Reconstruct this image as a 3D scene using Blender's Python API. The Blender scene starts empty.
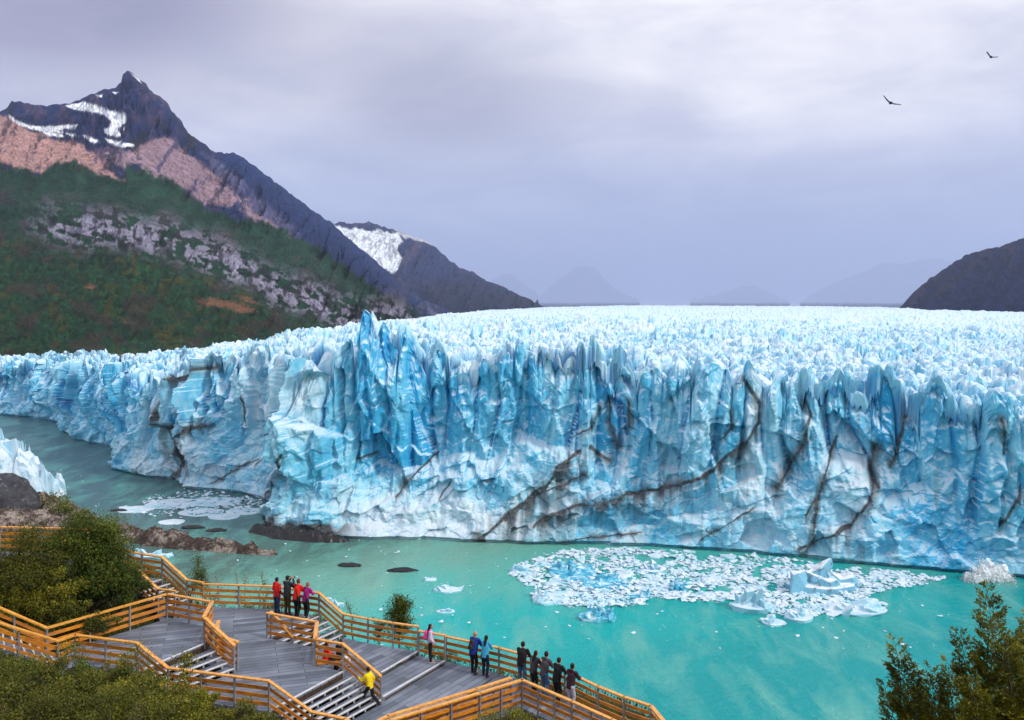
import bpy, bmesh, math, random
import numpy as np
from mathutils import Vector, Matrix

# ------------------------------------------------------------------ camera, sky, sun, exposure
scene = bpy.context.scene
H = 87.0            # camera height above the lake
F = 900.0           # focal length in pixels of a 1024 px wide frame
HZ = 300.0          # horizon row
cam_d = bpy.data.cameras.new("camera")
cam_d.sensor_width = 36.0
cam_d.lens = F / 1024 * 36
cam_d.shift_y = -(360 - HZ) / 1024
cam_d.clip_start = 0.5
cam_d.clip_end = 200000
cam = bpy.data.objects.new("camera", cam_d)
scene.collection.objects.link(cam)
cam.location = (0, 0, H)
cam.rotation_euler = (math.radians(90), 0, 0)
scene.camera = cam

SUN_EL, SUN_AZ = 36.0, 118.0     # azimuth clockwise from +Y
sun_d = bpy.data.lights.new("sun", 'SUN')
sun_d.energy = 2.4
sun_d.angle = math.radians(10)
sun_d.color = (1.0, 0.93, 0.84)
sun = bpy.data.objects.new("sun", sun_d)
scene.collection.objects.link(sun)
_a, _e = math.radians(SUN_AZ), math.radians(SUN_EL)
_dir = Vector((math.sin(_a) * math.cos(_e), math.cos(_a) * math.cos(_e), math.sin(_e)))
sun.rotation_euler = _dir.to_track_quat('Z', 'Y').to_euler()

world = bpy.data.worlds.new("World")
scene.world = world
world.use_nodes = True
nt = world.node_tree
nt.nodes.clear()
def N(t, **kw):
    n = nt.nodes.new(t)
    for k, v in kw.items():
        setattr(n, k, v)
    return n
L = lambda a, b: nt.links.new(a, b)
w_out = N('ShaderNodeOutputWorld')
tc = N('ShaderNodeTexCoord')
sky = N('ShaderNodeTexSky', sky_type='NISHITA', sun_disc=False)
sky.sun_elevation = _e
sky.sun_rotation = _a
bg_sky = N('ShaderNodeBackground'); bg_sky.inputs[1].default_value = 0.08
L(sky.outputs[0], bg_sky.inputs[0])
sep = N('ShaderNodeSeparateXYZ'); L(tc.outputs['Generated'], sep.inputs[0])
# low stratus deck: broad clouds stretched sideways
def mapping(scale, loc=(0, 0, 0)):
    m = N('ShaderNodeMapping'); m.inputs['Scale'].default_value = scale; m.inputs['Location'].default_value = loc
    L(tc.outputs['Generated'], m.inputs[0]); return m.outputs[0]
def noise(vec, scale, detail, rough=0.5, dist=0.0):
    n = N('ShaderNodeTexNoise'); n.inputs['Scale'].default_value = scale; n.inputs['Detail'].default_value = detail
    n.inputs['Roughness'].default_value = rough; n.inputs['Distortion'].default_value = dist
    L(vec, n.inputs['Vector']); return n.outputs[0]
def mathn(op, a, b=None, c=None):
    n = N('ShaderNodeMath', operation=op)
    for i, v in enumerate((a, b, c)):
        if v is None: continue
        if isinstance(v, (int, float)): n.inputs[i].default_value = v
        else: L(v, n.inputs[i])
    return n.outputs[0]
def ramp(fac, stops, interp='EASE'):
    r = N('ShaderNodeValToRGB'); r.color_ramp.interpolation = interp
    el = r.color_ramp.elements
    while len(el) < len(stops): el.new(0.5)
    for e, (p, c) in zip(el, stops):
        e.position = p; e.color = (c[0], c[1], c[2], 1)
    L(fac, r.inputs[0]); return r.outputs[0]
def mixc(fac, a, b):
    n = N('ShaderNodeMix', data_type='RGBA')
    for i, v in ((0, fac), (6, a), (7, b)):
        if isinstance(v, (int, float)): n.inputs[i].default_value = v
        elif isinstance(v, tuple): n.inputs[i].default_value = (*v, 1)
        else: L(v, n.inputs[i])
    return n.outputs[2]
X, Y, Z = sep.outputs
n1 = noise(mapping((1.0, 1.0, 2.0), (3.1, 0.4, 0.2)), 2.6, 5, 0.5, 0.3)
n2 = noise(mapping((1.0, 1.0, 3.0), (7.7, 2.0, 1.0)), 5.5, 6, 0.55, 0.4)
wob = mathn('MULTIPLY', mathn('SUBTRACT', n1, 0.5), 0.22)
zz = mathn('ADD', Z, wob)
base = ramp(zz, [(0.0, (0.42, 0.47, 0.64)), (0.06, (0.37, 0.42, 0.60)), (0.12, (0.45, 0.48, 0.64)), (0.18, (0.66, 0.67, 0.77)), (0.26, (0.82, 0.80, 0.83)), (0.7, (0.86, 0.86, 0.90))])
# darker bank hanging left of the middle
def blob(az_x, z, rx, rz):
    dx = mathn('DIVIDE', mathn('SUBTRACT', X, az_x), rx)
    dz = mathn('DIVIDE', mathn('SUBTRACT', Z, z), rz)
    r2 = mathn('ADD', mathn('MULTIPLY', dx, dx), mathn('MULTIPLY', dz, dz))
    g = mathn('POWER', 2.718, mathn('MULTIPLY', r2, -1.0))
    return mathn('MULTIPLY', g, mathn('GREATER_THAN', Y, 0.0))
d1 = blob(-0.06, 0.225, 0.15, 0.09)
d2 = blob(-0.50, 0.31, 0.20, 0.05)
dn = mathn('MULTIPLY', mathn('ADD', mathn('MULTIPLY', d1, 1.15), mathn('MULTIPLY', d2, 0.95)), mathn('ADD', 0.35, n2))
c = mixc(mathn('MINIMUM', dn, 0.9), base, (0.26, 0.24, 0.33))
d3 = blob(-0.42, 0.18, 0.12, 0.07)
c = mixc(mathn('MULTIPLY', d3, 0.6), c, (0.60, 0.56, 0.62))
d5 = blob(-0.06, 0.05, 0.16, 0.09)
c = mixc(mathn('MULTIPLY', d5, 0.6), c, (0.60, 0.65, 0.78))
d7 = blob(0.30, 0.06, 0.24, 0.07)
c = mixc(mathn('MULTIPLY', mathn('MULTIPLY', d7, 0.85), mathn('ADD', 0.4, n2)), c, (0.29, 0.34, 0.53))
d6 = blob(-0.47, 0.30, 0.24, 0.085)
c = mixc(mathn('MINIMUM', mathn('MULTIPLY', mathn('MULTIPLY', d6, 1.7), mathn('ADD', 0.35, n2)), 0.95), c, (0.28, 0.25, 0.34))
d4 = blob(0.33, 0.21, 0.25, 0.10)
c = mixc(mathn('MULTIPLY', d4, 0.75), c, (0.82, 0.79, 0.80))
d8 = blob(0.08, 0.30, 0.22, 0.06)
c = mixc(mathn('MULTIPLY', d8, 0.7), c, (0.86, 0.84, 0.85))
fine = ramp(n2, [(0.32, (0.80, 0.80, 0.88)), (0.68, (1.30, 1.28, 1.22))], 'LINEAR')
mul = N('ShaderNodeMix', data_type='RGBA', blend_type='MULTIPLY'); mul.inputs[0].default_value = 1.0
L(c, mul.inputs[6]); L(fine, mul.inputs[7])
bg_cl = N('ShaderNodeBackground'); bg_cl.inputs[1].default_value = 1.14
L(mul.outputs[2], bg_cl.inputs[0])
mixs = N('ShaderNodeMixShader'); mixs.inputs[0].default_value = 0.9
L(bg_sky.outputs[0], mixs.inputs[1]); L(bg_cl.outputs[0], mixs.inputs[2])
L(mixs.outputs[0], w_out.inputs['Surface'])

vs = scene.view_settings
vs.view_transform = 'Standard'; vs.look = 'None'; vs.exposure = 0.30; vs.gamma = 1.0; vs.use_curve_mapping = False
cy = scene.cycles
cy.max_bounces = 6; cy.diffuse_bounces = 3; cy.glossy_bounces = 2; cy.transmission_bounces = 3
cy.volume_bounces = 0; cy.transparent_max_bounces = 6
cy.use_denoising = True
cy.sample_clamp_indirect = 4.0

# ------------------------------------------------------------------ helpers
COL = scene.collection
def srgb(r, g, b):
    return tuple(((v / 255) / 12.92 if v / 255 <= 0.04045 else ((v / 255 + 0.055) / 1.055) ** 2.4) for v in (r, g, b))
def at(px, py, z):
    """the point at height z seen at that pixel"""
    d = (H - z) * F / (py - HZ)
    return Vector(((px - 512) / F * d, d, z))
def atd(px, py, d):
    return Vector(((px - 512) / F * d, d, H - (py - HZ) / F * d))
def tag(o, label=None, cat=None, group=None, kind=None):
    if label: o['label'] = label
    if cat: o['category'] = cat
    if group: o['group'] = group
    if kind: o['kind'] = kind
    return o
def empty(name, loc=(0, 0, 0), rz=0.0):
    o = bpy.data.objects.new(name, None); COL.objects.link(o)
    o.location = loc; o.rotation_euler = (0, 0, rz); o.empty_display_size = 0.3
    return o
def link(name, me, mat=None, parent=None, loc=None):
    o = bpy.data.objects.new(name, me); COL.objects.link(o)
    if mat is not None and not me.materials: me.materials.append(mat)
    if parent is not None: o.parent = parent
    if loc is not None: o.location = loc
    return o
def np_mesh(name, verts, faces, smooth=False, attrs=None, uv=None):
    """faces: (n,3) or (n,4) array"""
    verts = np.asarray(verts, dtype=np.float32); faces = np.asarray(faces, dtype=np.int32)
    me = bpy.data.meshes.new(name)
    k = faces.shape[1]; n = len(faces)
    me.vertices.add(len(verts)); me.vertices.foreach_set('co', verts.ravel())
    me.loops.add(n * k); me.loops.foreach_set('vertex_index', faces.ravel())
    me.polygons.add(n)
    me.polygons.foreach_set('loop_start', np.arange(0, n * k, k, dtype=np.int32))
    me.polygons.foreach_set('loop_total', np.full(n, k, dtype=np.int32))
    me.polygons.foreach_set('use_smooth', np.full(n, smooth, dtype=bool))
    if attrs:
        for an, arr in attrs.items():
            arr = np.asarray(arr, dtype=np.float32)
            if arr.ndim == 1:
                a = me.attributes.new(an, 'FLOAT', 'POINT'); a.data.foreach_set('value', arr)
            else:
                a = me.attributes.new(an, 'FLOAT_COLOR', 'POINT')
                rgba = np.ones((len(arr), 4), dtype=np.float32); rgba[:, :3] = arr
                a.data.foreach_set('color', rgba.ravel())
    me.update(calc_edges=True)
    me.validate()
    return me
def grid_faces(nr, nc):
    i = np.arange(nr - 1)[:, None] * nc + np.arange(nc - 1)[None, :]
    return np.stack([i, i + 1, i + nc + 1, i + nc], axis=-1).reshape(-1, 4)

# numpy noise
def _h(ix, iy, seed):
    ix = ix.astype(np.int64); iy = iy.astype(np.int64)
    h = (ix * 374761393 + iy * 668265263 + seed * 1442695041) & 0xFFFFFFFF
    h = ((h ^ (h >> 13)) * 1274126177) & 0xFFFFFFFF
    h = ((h ^ (h >> 15)) * 2246822519) & 0xFFFFFFFF
    h = h ^ (h >> 16)
    return (h & 0xFFFFFF).astype(np.float32) / float(0xFFFFFF)
def vn(x, y, seed=0):
    ix = np.floor(x); iy = np.floor(y); fx = x - ix; fy = y - iy
    u = fx * fx * fx * (fx * (fx * 6 - 15) + 10); v = fy * fy * fy * (fy * (fy * 6 - 15) + 10)
    a = _h(ix, iy, seed); b = _h(ix + 1, iy, seed); c_ = _h(ix, iy + 1, seed); d = _h(ix + 1, iy + 1, seed)
    return (a + (b - a) * u) * (1 - v) + (c_ + (d - c_) * u) * v
def fbm(x, y, seed=0, octv=4, gain=0.5):
    s = 0; a = 1.0; t = 0
    for o in range(octv):
        s = s + a * vn(x * 2 ** o + 17.3 * o, y * 2 ** o - 9.1 * o, seed + o); t += a; a *= gain
    return s / t
def ridged(x, y, seed=0, octv=4, gain=0.5):
    s = 0; a = 1.0; t = 0
    for o in range(octv):
        n = 1 - np.abs(2 * vn(x * 2 ** o + 7.7 * o, y * 2 ** o + 3.3 * o, seed + o) - 1)
        s = s + a * n * n; t += a; a *= gain
    return s / t
def voro(x, y, seed=0, jit=0.9):
    """nearest-cell distance, border distance, three random numbers of the cell, offset to its centre"""
    ix = np.floor(x); iy = np.floor(y)
    f1 = np.full(x.shape, 9.0, np.float32); f2 = f1.copy()
    cx = np.zeros(x.shape, np.float32); cyy = cx.copy(); dx1 = cx.copy(); dy1 = cx.copy()
    for i in (-1, 0, 1):
        for j in (-1, 0, 1):
            gx = ix + i; gy = iy + j
            px = gx + 0.5 + jit * (_h(gx, gy, seed) - 0.5); py = gy + 0.5 + jit * (_h(gx, gy, seed + 77) - 0.5)
            dx = x - px; dy = y - py; d = np.sqrt(dx * dx + dy * dy)
            m = d < f1
            f2 = np.where(m, f1, np.minimum(f2, d))
            f1 = np.where(m, d, f1); cx = np.where(m, gx, cx); cyy = np.where(m, gy, cyy)
            dx1 = np.where(m, dx, dx1); dy1 = np.where(m, dy, dy1)
    return f1, f2 - f1, _h(cx, cyy, seed + 5), _h(cx, cyy, seed + 6), _h(cx, cyy, seed + 7), dx1, dy1
def sstep(a, b, x):
    t = np.clip((x - a) / (b - a), 0, 1); return t * t * (3 - 2 * t)

# material helper: a small node-building class
class Mt:
    def __init__(s, name, rough=0.6, metallic=0.0, spec=0.5):
        s.m = bpy.data.materials.new(name); s.m.use_nodes = True
        s.t = s.m.node_tree; s.b = s.t.nodes['Principled BSDF']
        s.b.inputs['Roughness'].default_value = rough; s.b.inputs['Metallic'].default_value = metallic
        s.b.inputs['Specular IOR Level'].default_value = spec
    def n(s, t, **kw):
        x = s.t.nodes.new(t)
        for k, v in kw.items(): setattr(x, k, v)
        return x
    def l(s, a, b): s.t.links.new(a, b)
    def set(s, sock, v):
        if isinstance(v, (int, float)): sock.default_value = v
        elif isinstance(v, tuple): sock.default_value = (*v, 1) if len(v) == 3 and len(sock.default_value) == 4 else v
        else: s.l(v, sock)
    def coords(s, kind='Object', scale=(1, 1, 1)):
        tcn = s.n('ShaderNodeTexCoord'); mp = s.n('ShaderNodeMapping'); mp.inputs['Scale'].default_value = scale
        s.l(tcn.outputs[kind], mp.inputs[0]); return mp.outputs[0]
    def pos(s, scale=(1, 1, 1)):
        g = s.n('ShaderNodeNewGeometry'); mp = s.n('ShaderNodeMapping'); mp.inputs['Scale'].default_value = scale
        s.l(g.outputs['Position'], mp.inputs[0]); return mp.outputs[0]
    def noise(s, vec, scale, detail=4, rough=0.55, dist=0.0):
        x = s.n('ShaderNodeTexNoise'); x.inputs['Scale'].default_value = scale; x.inputs['Detail'].default_value = detail
        x.inputs['Roughness'].default_value = rough; x.inputs['Distortion'].default_value = dist
        s.l(vec, x.inputs['Vector']); return x.outputs[0]
    def ramp(s, fac, stops, interp='LINEAR'):
        r = s.n('ShaderNodeValToRGB'); r.color_ramp.interpolation = interp; el = r.color_ramp.elements
        while len(el) < len(stops): el.new(0.5)
        for e, (p, c_) in zip(el, stops):
            if isinstance(c_, (int, float)): c_ = (c_, c_, c_)
            e.position = p; e.color = (*c_, 1)
        s.l(fac, r.inputs[0]); return r.outputs[0]
    def mix(s, fac, a, b, mode='MIX'):
        x = s.n('ShaderNodeMix', data_type='RGBA', blend_type=mode)
        s.set(x.inputs[0], fac); s.set(x.inputs[6], a); s.set(x.inputs[7], b); return x.outputs[2]
    def math(s, op, a, b=None):
        x = s.n('ShaderNodeMath', operation=op); s.set(x.inputs[0], a)
        if b is not None: s.set(x.inputs[1], b)
        return x.outputs[0]
    def attr(s, name):
        a = s.n('ShaderNodeAttribute'); a.attribute_name = name; return a
    def bump(s, h, strength=0.3, dist=0.1):
        x = s.n('ShaderNodeBump'); x.inputs['Strength'].default_value = strength; x.inputs['Distance'].default_value = dist
        s.l(h, x.inputs['Height']); s.l(x.outputs[0], s.b.inputs['Normal'])
    def color(s, v): s.set(s.b.inputs['Base Color'], v); return s
# ------------------------------------------------------------------ lake
def px_of(P):      # pixel column and row of world points (arrays)
    return 512 + F * P[..., 0] / P[..., 1], HZ + F * (H - P[..., 2]) / P[..., 1]
mw = Mt('glacial_water', rough=0.16, spec=0.28)
pw = mw.pos()
sp = mw.n('ShaderNodeSeparateXYZ'); mw.l(pw, sp.inputs[0])
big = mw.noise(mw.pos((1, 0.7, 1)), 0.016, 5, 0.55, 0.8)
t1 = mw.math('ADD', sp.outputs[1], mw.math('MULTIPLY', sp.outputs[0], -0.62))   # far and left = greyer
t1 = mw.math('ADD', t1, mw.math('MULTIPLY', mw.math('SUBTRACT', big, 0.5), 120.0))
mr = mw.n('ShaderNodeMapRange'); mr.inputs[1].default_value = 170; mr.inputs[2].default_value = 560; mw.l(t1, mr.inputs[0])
wcol = mw.ramp(mr.outputs[0], [(0.0, (0.001, 0.34, 0.345)), (0.20, (0.006, 0.47, 0.45)), (0.31, (0.11, 0.50, 0.42)), (0.40, (0.20, 0.46, 0.36)), (0.47, (0.10, 0.22, 0.18)), (0.62, (0.08, 0.17, 0.17)), (1.0, (0.085, 0.17, 0.20))])  # dark grey-green stop: reflection of the ice wall put into the water colour
strk = mw.noise(mw.pos((0.10, 0.035, 1)), 1.0, 6, 0.62, 0.6)
wcol = mw.mix(mw.ramp(strk, [(0.46, 0.0), (0.70, 0.75)]), wcol, (0.16, 0.50, 0.42))
pl = mw.noise(mw.pos((0.5, 0.16, 1)), 1.0, 5, 0.7, 0.3)
wcol = mw.mix(mw.ramp(pl, [(0.62, 0.0), (0.80, 0.6)]), wcol, (0.30, 0.60, 0.54))  # pale flecks: fine ripple highlights painted into the base colour
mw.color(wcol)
rip = mw.noise(mw.pos((0.30, 0.55, 1)), 1.0, 5, 0.65, 0.2)
rip2 = mw.noise(mw.pos((1.2, 1.9, 1)), 1.0, 3, 0.6, 0.1)
mw.bump(mw.math('ADD', rip, mw.math('MULTIPLY', rip2, 0.45)), 0.95, 1.2)
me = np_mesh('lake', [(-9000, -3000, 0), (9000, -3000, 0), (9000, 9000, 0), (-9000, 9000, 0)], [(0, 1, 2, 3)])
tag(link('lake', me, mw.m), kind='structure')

# ------------------------------------------------------------------ glacier
FOOT = [(-190, 411), (-100, 413), (0, 415), (40, 419), (61, 424), (63, 433), (75, 440), (92, 444), (112, 447), (113, 470), (140, 476), (170, 480),
        (181, 488), (200, 491), (235, 493), (262, 500), (283, 508), (266, 520), (262, 532), (290, 537), (330, 541), (420, 542), (480, 544), (540, 545),
        (640, 547), (750, 554), (850, 564), (930, 571), (1024, 579), (1120, 588), (1260, 604)]
pts = np.array([tuple(at(a, b, 0.0))[:2] for a, b in FOOT])
# resample and soften the front line
def resample(p, step):
    seg = np.sqrt((np.diff(p, axis=0) ** 2).sum(1)); cum = np.r_[0, np.cumsum(seg)]
    n = int(cum[-1] / step); s = np.linspace(0, cum[-1], n)
    return np.stack([np.interp(s, cum, p[:, 0]), np.interp(s, cum, p[:, 1])], 1), s
fp, fs = resample(pts, 0.4)
k = np.exp(-0.5 * (np.arange(-24, 25) / 7.0) ** 2); k /= k.sum()
pad = np.vstack([np.repeat(fp[:1], 24, 0), fp, np.repeat(fp[-1:], 24, 0)])
fp = np.stack([np.convolve(pad[:, 0], k, 'valid'), np.convolve(pad[:, 1], k, 'valid')], 1)
tan = np.gradient(fp, axis=0); tan /= np.linalg.norm(tan, axis=1)[:, None]
nrm = np.stack([tan[:, 1], -tan[:, 0]], 1)     # towards the lake
k2 = np.exp(-0.5 * (np.arange(-40, 41) / 16.0) ** 2); k2 /= k2.sum()
pad = np.vstack([np.repeat(nrm[:1], 40, 0), nrm, np.repeat(nrm[-1:], 40, 0)])
nrm = np.stack([np.convolve(pad[:, 0], k2, 'valid'), np.convolve(pad[:, 1], k2, 'valid')], 1)
nrm /= np.linalg.norm(nrm, axis=1)[:, None]
fpx = 512 + F * fp[:, 0] / fp[:, 1]
# reference tables by bearing
TX = np.array([-190, -100, 0, 62, 75, 112, 113, 175, 185, 235, 262, 300, 340, 372, 400, 420, 440, 470, 510, 545, 580, 610, 640, 690, 740, 800, 850, 900, 940, 1000, 1100, 1260])
TD = np.array([705, 693, 681, 640, 560, 533, 460, 437, 418, 406, 392, 385, 352, 348, 348, 346, 346, 342, 340, 336, 332, 328, 325, 320, 318, 312, 306, 300, 295, 288, 275, 258])
TY = np.array([371, 371, 370, 368, 370, 376, 378, 380, 366, 364, 362, 362, 362, 346, 352, 356, 362, 366, 364, 362, 364, 370, 376, 380, 382, 390, 394, 397, 402, 412, 416, 425])
BD = np.array([(-190, 800, 357), (0, 745, 357), (62, 765, 356.5), (112, 790, 355), (200, 830, 350), (250, 950, 343), (320, 1150, 330.5), (370, 1500, 324), (420, 2000, 317.5), (480, 3200, 311.5), (540, 5200, 307.5), (620, 6500, 305.5), (800, 6500, 306), (905, 5000, 307.5), (1024, 3600, 312), (1260, 3000, 316)])
SPK = [(370, 26, 15, 9), (386, 18, 12, 7), (402, 14, 13, 6), (437, 8, 11, 5), (482, 7, 11, 5), (512, 9, 12, 5), (546, 10, 14, 5), (572, 11, 14, 6), (593, 9, 12, 5), (626, 7, 10, 5), (655, 7, 12, 6),
       (697, 9, 12, 6), (722, 5, 9, 5), (745, 9, 12, 6), (803, 7, 12, 5), (838, 6, 10, 5), (874, 7, 10, 5), (897, 8, 11, 5), (935, 8, 14, 6), (985, 7, 12, 5), (200, 5, 10, 5), (226, 4, 9, 5), (255, 5, 9, 4), (296, 4, 9, 4), (332, 5, 9, 5)]
def zbase(px, d):
    d0 = np.interp(px, TX, TD); y0 = np.interp(px, TX, TY); z0 = H - (y0 - HZ) / F * d0
    d1 = np.interp(px, BD[:, 0], BD[:, 1]); y1 = np.interp(px, BD[:, 0], BD[:, 2]); z1 = H - (y1 - HZ) / F * d1
    w = np.clip((d - d0) / (d1 - d0), 0, 1)
    return z0 + (z1 - z0) * w, d0
def surf(x, y):
    """height of the ice surface and how deep into a crevasse the point is"""
    px = 512 + F * x / y
    zb, d0 = zbase(px, y)
    u = y - d0
    wx = x + 7 * (fbm(x / 21, y / 21, 3, 3) - 0.5); wy = y + 9 * (fbm(x / 19, y / 23, 4, 3) - 0.5)
    f1, e, r1, r2, r3, dx, dy = voro(wx / 9.0, wy / 13.0, 11)
    a = 0.30 + 1.5 * fbm(x / 55, y / 75, 21, 3)
    near = 1 - sstep(60, 900, u) * 0.5
    amp = 1 - 0.5 * sstep(15, 200, u)
    s = ((r1 - 0.5) * 7 + (r2 - 0.5) * 10 * dx + (r3 - 0.75) * 9 * dy) * a * near * amp
    cr = np.exp(-e / 0.10)
    s -= cr * 5 * a * amp
    s += (0.45 - f1) * 7 * a * amp
    f1b, eb, q1, q2, q3, ddx, ddy = voro(wx / 4.3, wy / 6.5, 15)
    s += ((q1 - 0.5) * 3.4 + (q2 - 0.5) * 5 * ddx + (q3 - 0.5) * 4 * ddy) - np.exp(-eb / 0.12) * 1.8
    f1c, ec, g1, g2, g3, _, _ = voro(wx / 34, wy / 40, 19)
    s += ((g1 - 0.5) * 6 - np.exp(-ec / 0.10) * 4) * sstep(20, 220, u) * (1 - 0.5 * sstep(300, 2000, u))
    s += (ridged(x / 75, y / 46, 30, 3) - 0.5) * 10 * sstep(40, 400, u) * (1 - 0.4 * sstep(500, 2500, u))
    s = s * (1 - 0.45 * sstep(150, 1400, u))
    s += (ridged(x / 210 + y / 900, y / 95, 31, 4) - 0.5) * 17 * sstep(80, 700, u) * (1 - 0.4 * sstep(2500, 5000, u))
    s += (fbm(x / 1.7, y / 1.7, 8, 3) - 0.5) * 1.6
    sp_ = 0
    for p0, hh, wpx, dep in SPK:
        wm = wpx * 0.30
        xx = x - (p0 - 512) / F * (d0 + 4)
        ax = (xx + 1.6 * (q1 - .5)) / (wm * 1.5); prof = np.where(ax > 0, np.clip(1 - ax, 0, 1) ** 0.75, np.clip(1 + ax * 1.9, 0, 1) ** 0.5)
        sp_ = np.maximum(sp_, hh * prof * np.exp(-np.clip(u - 4, 0, 1e9) ** 2 / (2 * dep ** 2)))
    s = s + sp_ * 0.62
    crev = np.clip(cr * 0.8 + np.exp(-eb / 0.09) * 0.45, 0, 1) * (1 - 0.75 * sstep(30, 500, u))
    return zb + s, crev, r1
# talus: how far the foot stands out from the wall and how high it reaches
TTX = [-190, 0, 110, 175, 200, 262, 285, 330, 372, 420, 470, 520, 560, 600, 650, 720, 780, 850, 920, 960, 1024, 1260]
TTP = [3, 3, 4, 4, 6, 8, 8, 17, 20, 22, 18, 15, 10, 8, 7, 6, 6, 8, 8, 4, 5, 5]
TTH = [.35, .35, .42, .42, .5, .55, .5, .66, .46, .44, .52, .56, .46, .40, .38, .40, .36, .46, .42, .36, .34, .4]
ns = len(fp); nz = 260
T = np.interp(fpx, TTX, TTP); TH = np.interp(fpx, TTX, TTH)
T = np.convolve(np.pad(T, 10, 'edge'), np.ones(21) / 21, 'valid')
topx = fp[:, 0] - nrm[:, 0] * T; topy = fp[:, 1] - nrm[:, 1] * T
ztop, _c, _r = surf(topx, topy)
tt = np.linspace(-0.03, 1, nz)[:, None]
zs_ = np.convolve(np.pad(ztop, 60, 'edge'), np.hanning(121) / np.hanning(121).sum(), 'valid')
zz_ = tt * zs_[None, :] + (ztop - zs_)[None, :] * np.clip((tt - 0.55) / 0.45, 0, 1) ** 1.5
S_ = np.broadcast_to(fs[None, :], (nz, ns)); Z_ = zz_
rel = Z_ / (zs_ * TH)[None, :]
rel_n = rel + 1.1 * (fbm(S_ / 30, Z_ / 26, 51, 4) - 0.5)
lowm = 1 - sstep(0.55, 1.15, rel_n)            # rubble zone mask
shape = np.clip(1 - rel_n, 0, 1) ** 0.75
D = -T[None, :] + T[None, :] * shape
# upright blades of the wall
sw = S_ + 11 * (fbm(S_ / 34, Z_ / 60, 60, 2) - 0.5) + 4.5 * (fbm(S_ / 11, Z_ / 20, 61, 3) - 0.5) + (Z_ - 30) * 0.5 * (fbm(S_ / 45, S_ * 0, 62, 2) - 0.5)
f1, e, r1, r2, r3, dx, dy = voro(sw / 8.0, Z_ / 110 + 3 + 0.3 * fbm(S_ / 9, S_ * 0, 163, 2), 63)
col = (r1 - 0.5) * 4.2 + (r2 - 0.5) * 6 * dx + (0.5 - f1) * 2.0 - np.exp(-e / 0.07) * 2.4
f1x, ex_, x1_, x2_, x3_, dxx, dyx = voro(sw / 27, Z_ / 120 + 1, 64)
col += (x1_ - 0.5) * 12 + (x2_ - 0.5) * 12 * dxx
f1y, ey, y1_, y2_, y3_, dxy, dyy = voro((sw + 0.30 * Z_) / 13, (Z_ - 0.22 * S_) / 23, 164)
col += (y1_ - 0.5) * 6.5 + (y2_ - 0.5) * 8 * dxy + (y3_ - 0.62) * 7 * dyy
f1z, ez, w1z, w2z, w3z, dxz, dyz = voro((sw - 0.4 * Z_) / 5.0, (Z_ + 0.25 * S_) / 7.5, 165)
col += (w1z - 0.5) * 1.8 + (w2z - 0.5) * 3.0 * dxz + (w3z - 0.6) * 2.6 * dyz
f1b, eb, q1, q2, q3, dxb, dyb = voro(sw / 3.1, Z_ / 40, 67)
col += (q1 - 0.5) * 1.3 + (q2 - 0.5) * 2.4 * dxb - np.exp(-eb / 0.08) * 0.5
f1m, em, p1_, p2_, p3_, dxm, dym = voro(sw / 6.5 + 0.5 * Z_ / 9, Z_ / 8.5 + 0.2 * S_ / 9, 69)
col += ((p1_ - 0.5) * 2.4 + (p2_ - 0.5) * 3.4 * dxm + (p3_ - 0.5) * 3.4 * dym) * (0.35 + 0.65 * sstep(0.4, 0.6, fbm(S_ / 16, Z_ / 20, 66, 2)))
f1d, ed, o1, o2, o3, dxd, dyd = voro(sw / 1.15, Z_ / 6.0, 68)
col += (o1 - 0.5) * 0.3 + (o2 - .5) * 0.5 * dxd
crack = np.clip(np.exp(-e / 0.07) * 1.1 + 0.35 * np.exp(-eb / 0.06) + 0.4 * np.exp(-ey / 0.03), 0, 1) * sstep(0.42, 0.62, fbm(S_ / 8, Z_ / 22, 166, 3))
# tumbled blocks below
rot = S_ * 0.8 + Z_ * 0.6; rot2 = Z_ * 0.8 - S_ * 0.6
wr = rot + 5 * (fbm(rot / 12, rot2 / 12, 70, 3) - .5); wr2 = rot2 + 5 * (fbm(rot / 13, rot2 / 11, 71, 3) - .5)
f1c, ec, g1, g2, g3, dxc, dyc = voro(wr / 10.0, wr2 / 6.5, 73)
rub = (g1 - 0.5) * 4.2 + (g2 - 0.5) * 5.5 * dxc + (g3 - 0.5) * 4.5 * dyc
f1e, ee, k1, k2_, k3, dxe, dye = voro(wr / 3.6, wr2 / 2.4, 79)
rub += (k1 - 0.5) * 1.0 + (k2_ - 0.5) * 1.8 * dxe + (k3 - 0.5) * 1.6 * dye - np.exp(-ee / 0.1) * 0.4
f1g, eg, k4, k5, k6, dxg, dyg = voro(wr / 1.3, wr2 / 0.95, 83)
rub += (k4 - 0.5) * 0.25 + (k5 - .5) * 0.45 * dxg + (k6 - .5) * 0.45 * dyg
rub += (ridged(S_ / 26, Z_ / 20, 75, 4) - 0.5) * 5
col += (ridged(S_ / 9 + Z_ / 30, Z_ / 14 - S_ / 25, 169, 4) - 0.5) * 3.2
D = D + col * (1 - lowm) + rub * lowm
D = D + (fbm(S_ / 40, Z_ / 60, 85, 3) - 0.5) * 10 * (0.35 + 0.65 * (1 - lowm)) + (fbm(S_ / 1.6, Z_ / 2.2, 87, 3) - 0.5) * 0.5
def soft(a):
    p = np.pad(a, 1, 'edge'); p = (p[:-2] + 2 * p[1:-1] + p[2:]) / 4
    return (p[:, :-2] + 2 * p[:, 1:-1] + p[:, 2:]) / 4
Ds = soft(D); D = Ds * (1 - lowm) + (0.55 * D + 0.45 * soft(Ds)) * lowm
D = D * (0.25 + 0.75 * sstep(-0.02, 0.10, tt)) + (1 - (0.25 + 0.75 * sstep(-0.02, 0.10, tt))) * 0.0
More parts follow.
